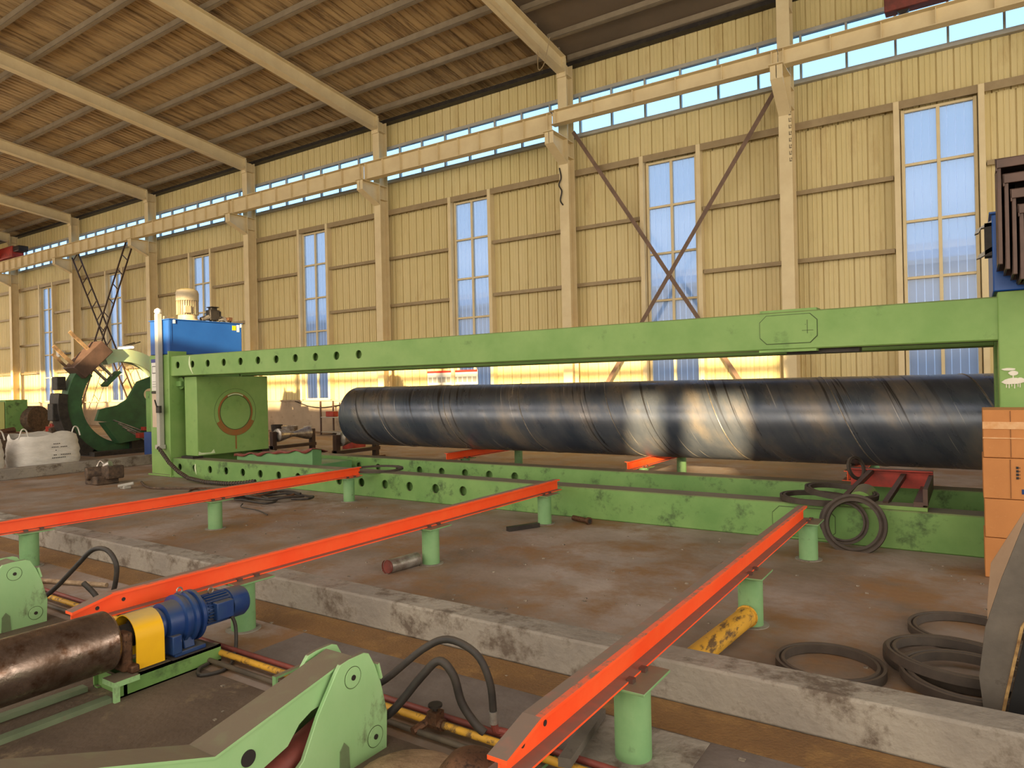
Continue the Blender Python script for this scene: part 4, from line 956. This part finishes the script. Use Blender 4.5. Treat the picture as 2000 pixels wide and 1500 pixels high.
MB().prism([(.08, .0), (.10, .12), (.17, .48), (.45, .98), (.462, .98), (.182, .48), (.113, .12), (.092, .0)], 'Y', 4.1, 4.14).build('chipped_edge', WOODE, t)
tag(MB().prism([(.10, 0), (.12, .12), (.19, .48), (.47, .98), (1.2, .98), (1.2, 0)], 'Y', 4.06, 4.09).build('dark_sheet', mat('black_sheet', (.006, .006, .006), None)), 'flat black sheet standing for the dark past the board edge, bottom right corner', 'sheet')  # black colour stands in for the unlit space past the board
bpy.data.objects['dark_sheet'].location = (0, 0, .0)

# ================================================================== FLOOR CLUTTER LEFT
t = thing('scrap_motor', 'greasy scrap drive unit on the floor at left', 'scrap', (-13.5, 6.6, 0))
MB().box(-13.85, -13.4, 6.35, 6.75, .0, .16).cyl((-13.7, 6.3, .2), (-13.6, 6.7, .22), .12, n=16).box(-13.55, -13.3, 6.5, 6.8, .1, .34).build('housing', DEBR, t, bevel=.02)
MB().cyl((-13.5, 6.55, .33), (-13.4, 6.6, .38), .06, n=14).tube([(-13.7, 6.5, .3), (-13.66, 6.55, .42), (-13.58, 6.58, .36)], .02).build('bright_cap', SILV, t)
tag(MB().box(-12.6, -12.45, 6.35, 6.48, 0, .06).cyl((-12.55, 6.3, .05), (-12.4, 6.5, .09), .03).build('pale_fitting', GREYP, bevel=.01), 'small pale cable gland on the floor near the scrap drive', 'fitting')
for i in range(10):
    a = random.uniform(0, 6.28); cx, cy_ = -9.1+random.uniform(-.9, .7), 6.75+random.uniform(-.25, .25)
    pts = [(cx+(.35+.2*random.random())*math.cos(a+k*.8)*(1+.2*k/7), cy_+.33*math.sin(a+k*.8)*random.uniform(.6, 1), .03+.02*(i % 4)+.05*random.random()) for k in range(8)]
    tag(MB().tube(pts, .013+.006*random.random(), n=7, smooth=5).build('loose_cable', RUST if i % 3 == 0 else BLACK), 'loose cable in the tangled heap behind the left orange rail', 'cable', 'tangled cables behind the left rail')
tube_thing('floor_cable', [(-12.9, 6.9, .03), (-12.0, 6.6, .02), (-11.2, 6.9, .02), (-10.4, 6.7, .03), (-9.8, 6.9, .04)], .02, DEBR, 'brown cable trailing along the floor from the scrap drive', 'cable')
tube_thing('thin_wire', [(-9.0, 6.3, .02), (-8.6, 6.0, .05), (-8.3, 6.05, .02), (-7.9, 5.9, .02)], .008, BLACK, 'thin black wire curling out of the cable heap', 'wire')
# bags
def bag(cx, cy_, w_, d_, h_, label, open_top):
    t = thing('bulk_bag', label, 'bag', (cx, cy_, 0), 'white bulk bags at the far left')
    m = MB(); n = 40; rows = 12; vs = []
    for j in range(rows+1):
        s_ = j/rows
        for i in range(n):
            a = 2*math.pi*i/n; c, sn = math.cos(a), math.sin(a); p = 4
            rr = 1/((abs(c)**p+abs(sn)**p)**(1/p)); bulge = 1+.07*math.sin(math.pi*s_)-.05*s_+.015*math.sin(i*1.7+j*2.3)+.012*math.sin(i*.6-j*1.9)
            vs.append((cx+c*rr*w_/2*bulge, cy_+sn*rr*d_/2*bulge, h_*s_+(.05*math.sin(a*2+1)+.03*math.sin(a*5))*s_))
    m.add(vs, [(j*n+i, j*n+(i+1) % n, (j+1)*n+(i+1) % n, (j+1)*n+i) for j in range(rows) for i in range(n)]+[tuple(range(n))[::-1]])
    m.build('bag_body', BAGM, t)
    f = MB(); vs = [(cx, cy_, h_*.93)]+[(x*.97+cx*.03, y*.97+cy_*.03, h_*.9) for x, y, z in vs[-n:]]
    f.add(vs, [(0, 1+i, 1+(i+1) % n) for i in range(n)]); f.build('dark_contents', DEBR, t)
    for s_ in (-1, 1):
        x0 = cx+w_*.42
        MB().tube([(x0, cy_+s_*d_*.42-.12, h_-.05), (x0-.02, cy_+s_*d_*.42-.05, h_+.14), (x0-.05, cy_+s_*d_*.42+.04, h_+.12), (x0-.03, cy_+s_*d_*.42+.08, h_-.05)], .014, n=6).build('lifting_strap', BAGM, t)
    pm = MB()
    for k, (z, l) in enumerate(((.62, .2), (.55, .34), (.48, .12), (.38, .4), (.32, .3))):
        xx = cx+w_*.5*1.075
        for q in range(int(l/.035)):
            if random.random() < .8: pm.box(xx+.0, xx+.004, cy_-.05+q*.035, cy_-.05+q*.035+.02, z, z+.018)
    if open_top: pm.build('printed_text', INKM, t)
    return t
bag(-16.98, 6.95, .98, 1.2, .82, 'white bulk bag full of dark scrap with faint print', True)
bag(-17.0, 5.55, 1.0, 1.1, .82, 'white bulk bag cut by the left edge of the photo', False)
# ring machine
t = thing('pipe_clamp_ring', 'large green ring machine with clamp arms behind the bulk bags', 'machine', (-20, 10.2, 0))
ryc, rzc = 10.2, 1.42
def arc(r0, r1, a0, a1, xa, xb, n=30):
    o_ = [(ryc+r1*math.cos(R(a0+(a1-a0)*i/n)), rzc+r1*math.sin(R(a0+(a1-a0)*i/n))) for i in range(n+1)]
    i_ = [(ryc+r0*math.cos(R(a0+(a1-a0)*i/n)), rzc+r0*math.sin(R(a0+(a1-a0)*i/n))) for i in range(n+1)]
    m = MB(); k_ = n+1; vs = [(x, p[0], p[1]) for x in (xa, xb) for q in (o_, i_) for p in q]; fs = []
    for i in range(n):
        j = i+1; fs += [(i, j, k_+j, k_+i), (2*k_+i, 3*k_+i, 3*k_+j, 2*k_+j), (i, 2*k_+i, 2*k_+j, j), (k_+i, k_+j, 3*k_+j, 3*k_+i)]
    fs += [(0, k_, 3*k_, 2*k_), (n, 2*k_+n, 3*k_+n, k_+n)]
    return m.add(vs, fs)
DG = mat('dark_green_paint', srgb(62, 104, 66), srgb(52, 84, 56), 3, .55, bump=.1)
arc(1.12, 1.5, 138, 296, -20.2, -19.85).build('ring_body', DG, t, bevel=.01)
arc(1.14, 1.5, 28, 112, -20.2, -19.85).build('upper_arc', mat('pale_green_paint', srgb(196, 206, 160), srgb(170, 210, 176), .9, .5), t, bevel=.01)  # light falling on the ring's top is put into this paler green
arc(1.5, 1.72, 170, 235, -20.3, -19.8).build('hose_guard', BLACK, t)
MB().box(-20.2, -19.9, 8.38, 8.6, 1.0, 1.45).box(-20.2, -19.9, 8.5, 8.72, 1.8, 2.15).build_each('control_box', BLACK, t, bevel=.02)
m = MB(); d = Vector((0, -math.sin(R(45)), math.sin(R(45)))); c = Vector((-19.95, 9.25, 2.55)); p_ = Vector((0, math.cos(R(45))*.8, math.sin(R(45))*.8))
m.bar(c-p_*.55, c+p_*.75, .6, .42, d)
m.build('clamp_body', BROWNM, t, bevel=.02)
m = MB()
for s_ in (-.28, .28): m.bar(c+p_.normalized()*s_+d*.2, c+p_.normalized()*s_+d*.85, .08, .06, (1, 0, 0))
m.bar(c+p_.normalized()*-.45+d*.25, c+p_.normalized()*-.45+d*.72, .06, .05, (1, 0, 0))
m.build_each('guide_arm', mat('tan_steel', srgb(150, 124, 92), srgb(96, 74, 54), 6, .6), t)
m = MB()
for s_ in (0, .2): m.cyl(c+p_.normalized()*s_-d*.2, c+p_.normalized()*s_-d*.75, .04)
m.build_each('cylinder_rod', SILV, t)
m = MB().bar(c+p_.normalized()*-.15-d*.78, c+p_.normalized()*.4-d*.78, .3, .07, d); m.build('clamp_shoe', DG, t)
MB().prism([(9.35, .95), (9.45, 1.25), (9.95, 1.35), (10.2, 1.5), (10.5, 2.0), (10.9, 2.15), (11.4, 2.15), (11.4, .9), (10.4, .8)], 'X', -19.8, -19.7).build('bracket_plate', DG, t)
MB().prism([(9.9, .3), (10.8, .4), (11.2, .9), (9.5, .9)], 'X', -19.9, -19.6).build('lower_web', DG, t)
MB().cyl((-19.72, 10.83, 1.63), (-19.69, 10.83, 1.63), .17, n=24).build('bracket_hole', CREAM, t)
m = MB()
for k in range(4): m.cyl((-19.6, 9.75+.12*k, .95-.1*k), (-19.6, 10.5+.08*k, .62-.12*k), .02, n=8)
m.build_each('cross_rod', SILV, t)
MB().box(-19.6, -19.4, 10.35, 10.65, .42, .56).box(-19.6, -19.4, 10.5, 10.75, .62, .72).build_each('red_stop', REDP, t)
MB().box(-20.4, -19.5, 9.2, 11.4, 0, .12).box(-20.2, -19.7, 10.3, 11.2, .12, .35).build('bed', BLACK, t)
MB().bar((-19.95, 11.15, 2.35), (-19.95, 11.5, 2.75), .4, .35, (1, 0, 0)).build('roller_head', GREYP, t, bevel=.02)
MB().cyl((-19.9, 11.25, 1.95), (-19.4, 11.35, 1.95), .26, n=20).build('drive_motor', DEBR, t)
t = thing('drive_cabinet', 'green machine cabinet between the ring machine and left tower', 'cabinet', (-17.3, 10.4, 0))
MB().box(-17.7, -17.0, 9.62, 10.6, .55, 1.72).build('body', GREEND, t, bevel=.02)
MB().box(-16.999, -16.99, 10.16, 10.175, .6, 1.7).build('door_gap', LINE, t)
MB().box(-17.6, -17.1, 9.8, 10.5, .0, .55).build('plinth', BLACK, t)
t = thing('blue_cabinet', 'dark blue steel box on the floor left of the left tower', 'cabinet', (-16.6, 9.7, 0))
MB().box(-16.95, -16.4, 9.15, 9.95, .0, .72).build('body', mat('navy_paint', srgb(34, 68, 130), srgb(28, 56, 110), 3, .45), t, bevel=.012)
m = MB()
random.seed(3)
for k in range(14): m.tube([(-16.7+random.uniform(-.15, .15), 9.5+random.uniform(-.2, .3), .74), (-16.7+random.uniform(-.2, .2), 9.6+random.uniform(-.3, .3), .95+random.uniform(0, .2)), (-16.6+random.uniform(-.2, .2), 9.8+random.uniform(-.3, .2), .76)], .018, n=6)
m.build('cable_tangle', BLACK, t)
# junk behind the bags
t = thing('small_drive_unit', 'small green and cream drive unit behind the bags at far left', 'machine', (-24, 9.2, 0))
MB().box(-24.3, -23.8, 8.35, 8.75, .0, 1.5).build('cream_case', mat('yellow_green_paint', srgb(190, 196, 120), None), t, bevel=.02)
MB().box(-24.3, -23.8, 8.76, 9.35, .6, 1.55).build('green_case', GREEND, t, bevel=.02)
MB().cyl((-24.2, 9.4, .95), (-23.7, 9.6, .95), .4, n=20).build('reel', DEBR, t)
random.seed(11)
for i in range(9):
    x_, y_ = -21.3-(i % 3)*.85, 6.5+i*.42
    r_ = random.uniform(.12, .24); h_ = random.uniform(.35, .75)
    tag(MB().box(x_-r_, x_+r_, y_-r_*1.2, y_+r_*1.2, 0, h_).cyl((x_, y_-r_, h_), (x_, y_+r_, h_+.06), .09, n=10).build('scrap_block', [DEBR, RUST, REDP][i % 3], bevel=.02), 'scrap steel block in the clutter behind the bulk bags', 'scrap', 'scrap blocks behind the bags')
tag(MB().box(-18.6, -18.1, 7.2, 7.9, .0, .72).build('orange_crate', mat('orange_crate', srgb(150, 78, 40), srgb(110, 66, 42), 5), bevel=.02), 'orange crate top showing behind the white bulk bag', 'crate')
t = thing('tube_lamp', 'lit white tube lamp by the wall behind the ring machine', 'lamp', (-33.1, 17.2, 3.7))
MB().box(-34.0, -32.62, 17.15, 17.3, 3.85, 3.9).build('housing', WHITE, t)
MB().cyl((-33.95, 17.22, 3.8), (-32.67, 17.22, 3.8), .05, n=12).build('tube', LAMPM, t)
MB().cyl((-33.1, 17.22, 3.9), (-33.1, 17.8, 4.1), .02).cyl((-33.6, 17.22, 3.9), (-33.6, 17.8, 4.1), .02).build('arm', DARKM, t)

# ================================================================== ALONG THE BACK WALL
t = thing('notice_board', 'left white notice board with red header on the back wall', 'sign', (-15.05, 18.3, 1.75))
for i, (x0, x1) in enumerate(((-15.62, -14.55), (-14.53, -13.48))):
    if i: t = thing('notice_board', 'right white notice board with red header on the back wall', 'sign', (-14, 18.3, 1.75))
    MB().box(x0, x1, 18.26, 18.29, 1.72, 2.2).build('board', WHITE, t)
    MB().box(x0, x1, 18.252, 18.26, 2.13, 2.2).build('red_header', mat('sign_red', srgb(206, 52, 40), None), t)
    m = MB()
    for k in range(5): m.box(x0+.06+.2*k, x0+.2+.2*k, 18.252, 18.26, 1.8, 1.98)
    m.build('pictures', GREYP, t)
t = thing('storage_rack', 'small open steel rack with tools against the back wall left of the pipe', 'rack', (-19.4, 17.6, 0))
m = MB()
for xx in (-19.95, -18.6):
    for yy in (17.3, 17.9): m.box(xx-.025, xx+.025, yy-.025, yy+.025, 0, 1.22)
m.build_each('upright', BROWNM, t)
MB().box(-19.97, -18.58, 17.28, 17.92, .62, .65).box(-19.97, -18.58, 17.28, 17.92, .08, .11).build_each('shelf', GREYP, t)
tag(MB().box(-19.75, -19.35, 17.35, 17.6, .65, .85).build('red_tool_case', REDP, bevel=.02), 'red tool case on the rack shelf', 'case')
tag(MB().lathe((-18.95, 17.5, .65), (0,0,1), [(0, .1), (.2, .12), (.2, .1)], n=16).build('small_pail', SILV), 'pale pail on the rack shelf', 'bucket')
for x_, y_, r_, h_, mm, lb_ in ((-21.95, 16.9, .22, .36, DARKM, 'black bucket by the back wall, left of the metal drum'), (-20.95, 16.7, .3, .34, SILV, 'dented metal drum by the back wall'), (-19.85, 16.6, .14, .36, GREYP, 'narrow pale bucket by the rack')):
    tag(MB().lathe((x_, y_, 0), (0,0,1), [(0, r_*.85), (h_, r_), (h_, r_*.92), (h_*.9, r_*.88)], n=22).build('bucket', mm), lb_, 'bucket')
for x_, y_, lb_ in ((-14.8, 11.9, 'steel diabolo roller stand seen right of the test head'), (-12.15, 11.6, 'steel diabolo roller stand just left of the big pipe')):
    t = thing('roller_stand', lb_, 'roller', (x_, y_, 0), 'diabolo roller stands')
    MB().lathe((x_, y_-.55, .52), (0, 1, 0), [(0, .04), (.05, .17), (.1, .17), (.5, .07), (.6, .07), (1.0, .17), (1.05, .17), (1.1, .04)], n=24).build('waisted_roller', SILV, t)
    MB().box(x_-.06, x_+.06, y_-.68, y_-.56, 0, .62).box(x_-.06, x_+.06, y_+.56, y_+.68, 0, .62).box(x_-.1, x_+.1, y_-.68, y_+.68, .18, .26).build_each('stand_upright', LADM, t)
    MB().box(x_-.2, x_+.2, y_-.75, y_+.75, 0, .05).build('base', RUST, t)
tag(MB().box(-14.6, -14.2, 13.4, 13.9, 0, .3).box(-14.5, -14.3, 13.3, 13.4, .3, .34).build('red_jack', REDP, bevel=.01), 'small red jack on the floor between the stands', 'jack')
tag(MB().lathe((-11.15, 9.75, .17), (1, .3, 0), [(0, .02), (.01, .16), (.5, .16), (.51, .02)], n=20).build('rusty_drum', mat('ochre_steel', srgb(150, 116, 74), srgb(110, 80, 50), 4, .6)), 'ochre steel drum on the floor under the left end of the pipe', 'drum')
t = thing('junction_box', 'small cream junction box on the far left wall', 'box', (-42, 18.1, 3.9))
MB().box(-42.4, -42.0, 18.1, 18.41, 3.75, 4.1).build('case', WHITE, t); MB().cyl((-42.0, 18.1, 3.9), (-40.6, 18.1, 3.9), .05).build('arm', DARKM, t)
tube_thing('wall_cable', [(-22.6, 18.3, 1.2), (-21.8, 18.3, 1.0), (-21.0, 18.3, .95), (-20.0, 18.3, 1.05), (-19.2, 18.3, 1.2)], .02, DARKM, 'black cable sagging along the plinth below the window', 'cable')

# hanging wires and marks
tube_thing('hanging_wire', [(-9.98, 17.78, 8.0), (-9.92, 17.76, 7.7), (-9.99, 17.75, 7.5), (-9.9, 17.75, 7.3), (-9.96, 17.76, 7.05), (-9.88, 17.77, 6.9)], .02, DARKM, 'dark wire tied around the column left of the flat braces', 'wire')
tube_thing('hanging_rope', [(-9.3, 16.2, 11.0), (-9.55, 16.3, 10.4), (-9.8, 16.4, 10.35), (-9.86, 16.5, 10.9)], .012, GIRT, 'thin rope hanging from the rafter between brown and grey roof', 'rope')
for c_ in [o for o in list(bpy.data.objects) if o.name.startswith('steel_column') and o.parent is None]:
    if abs(c_.location.x+3.69) < .01:
        m = MB(); random.seed(5)
        for k in range(8):
            z = 6.95+.16*k
            m.box(-3.60, -3.545, 17.794, 17.8, z, z+.02).box(-3.60, -3.585, 17.794, 17.8, z+.02, z+.09).box(-3.56, -3.545, 17.794, 17.8, z+.04, z+.09)
        m.build('stencil_mark', mat('stencil_ink', srgb(110, 96, 70), None), c_)
# small litter on the floor, too small and many to count
m = MB(); random.seed(21)
for k in range(260):
    x = random.uniform(-9, .2); y = random.uniform(2.0, 7.4); r_ = random.uniform(.003, .011)
    if 3.45 < y < 3.75: continue
    m.box(x-r_, x+r_*1.6, y-r_, y+r_, .0, .004+r_*.4)
tag(m.build('floor_litter', mat('pale_chips', srgb(168, 156, 138), srgb(70, 60, 50), 40, .8)), 'tiny pale and dark chips scattered over the concrete floor', 'litter', kind='stuff')
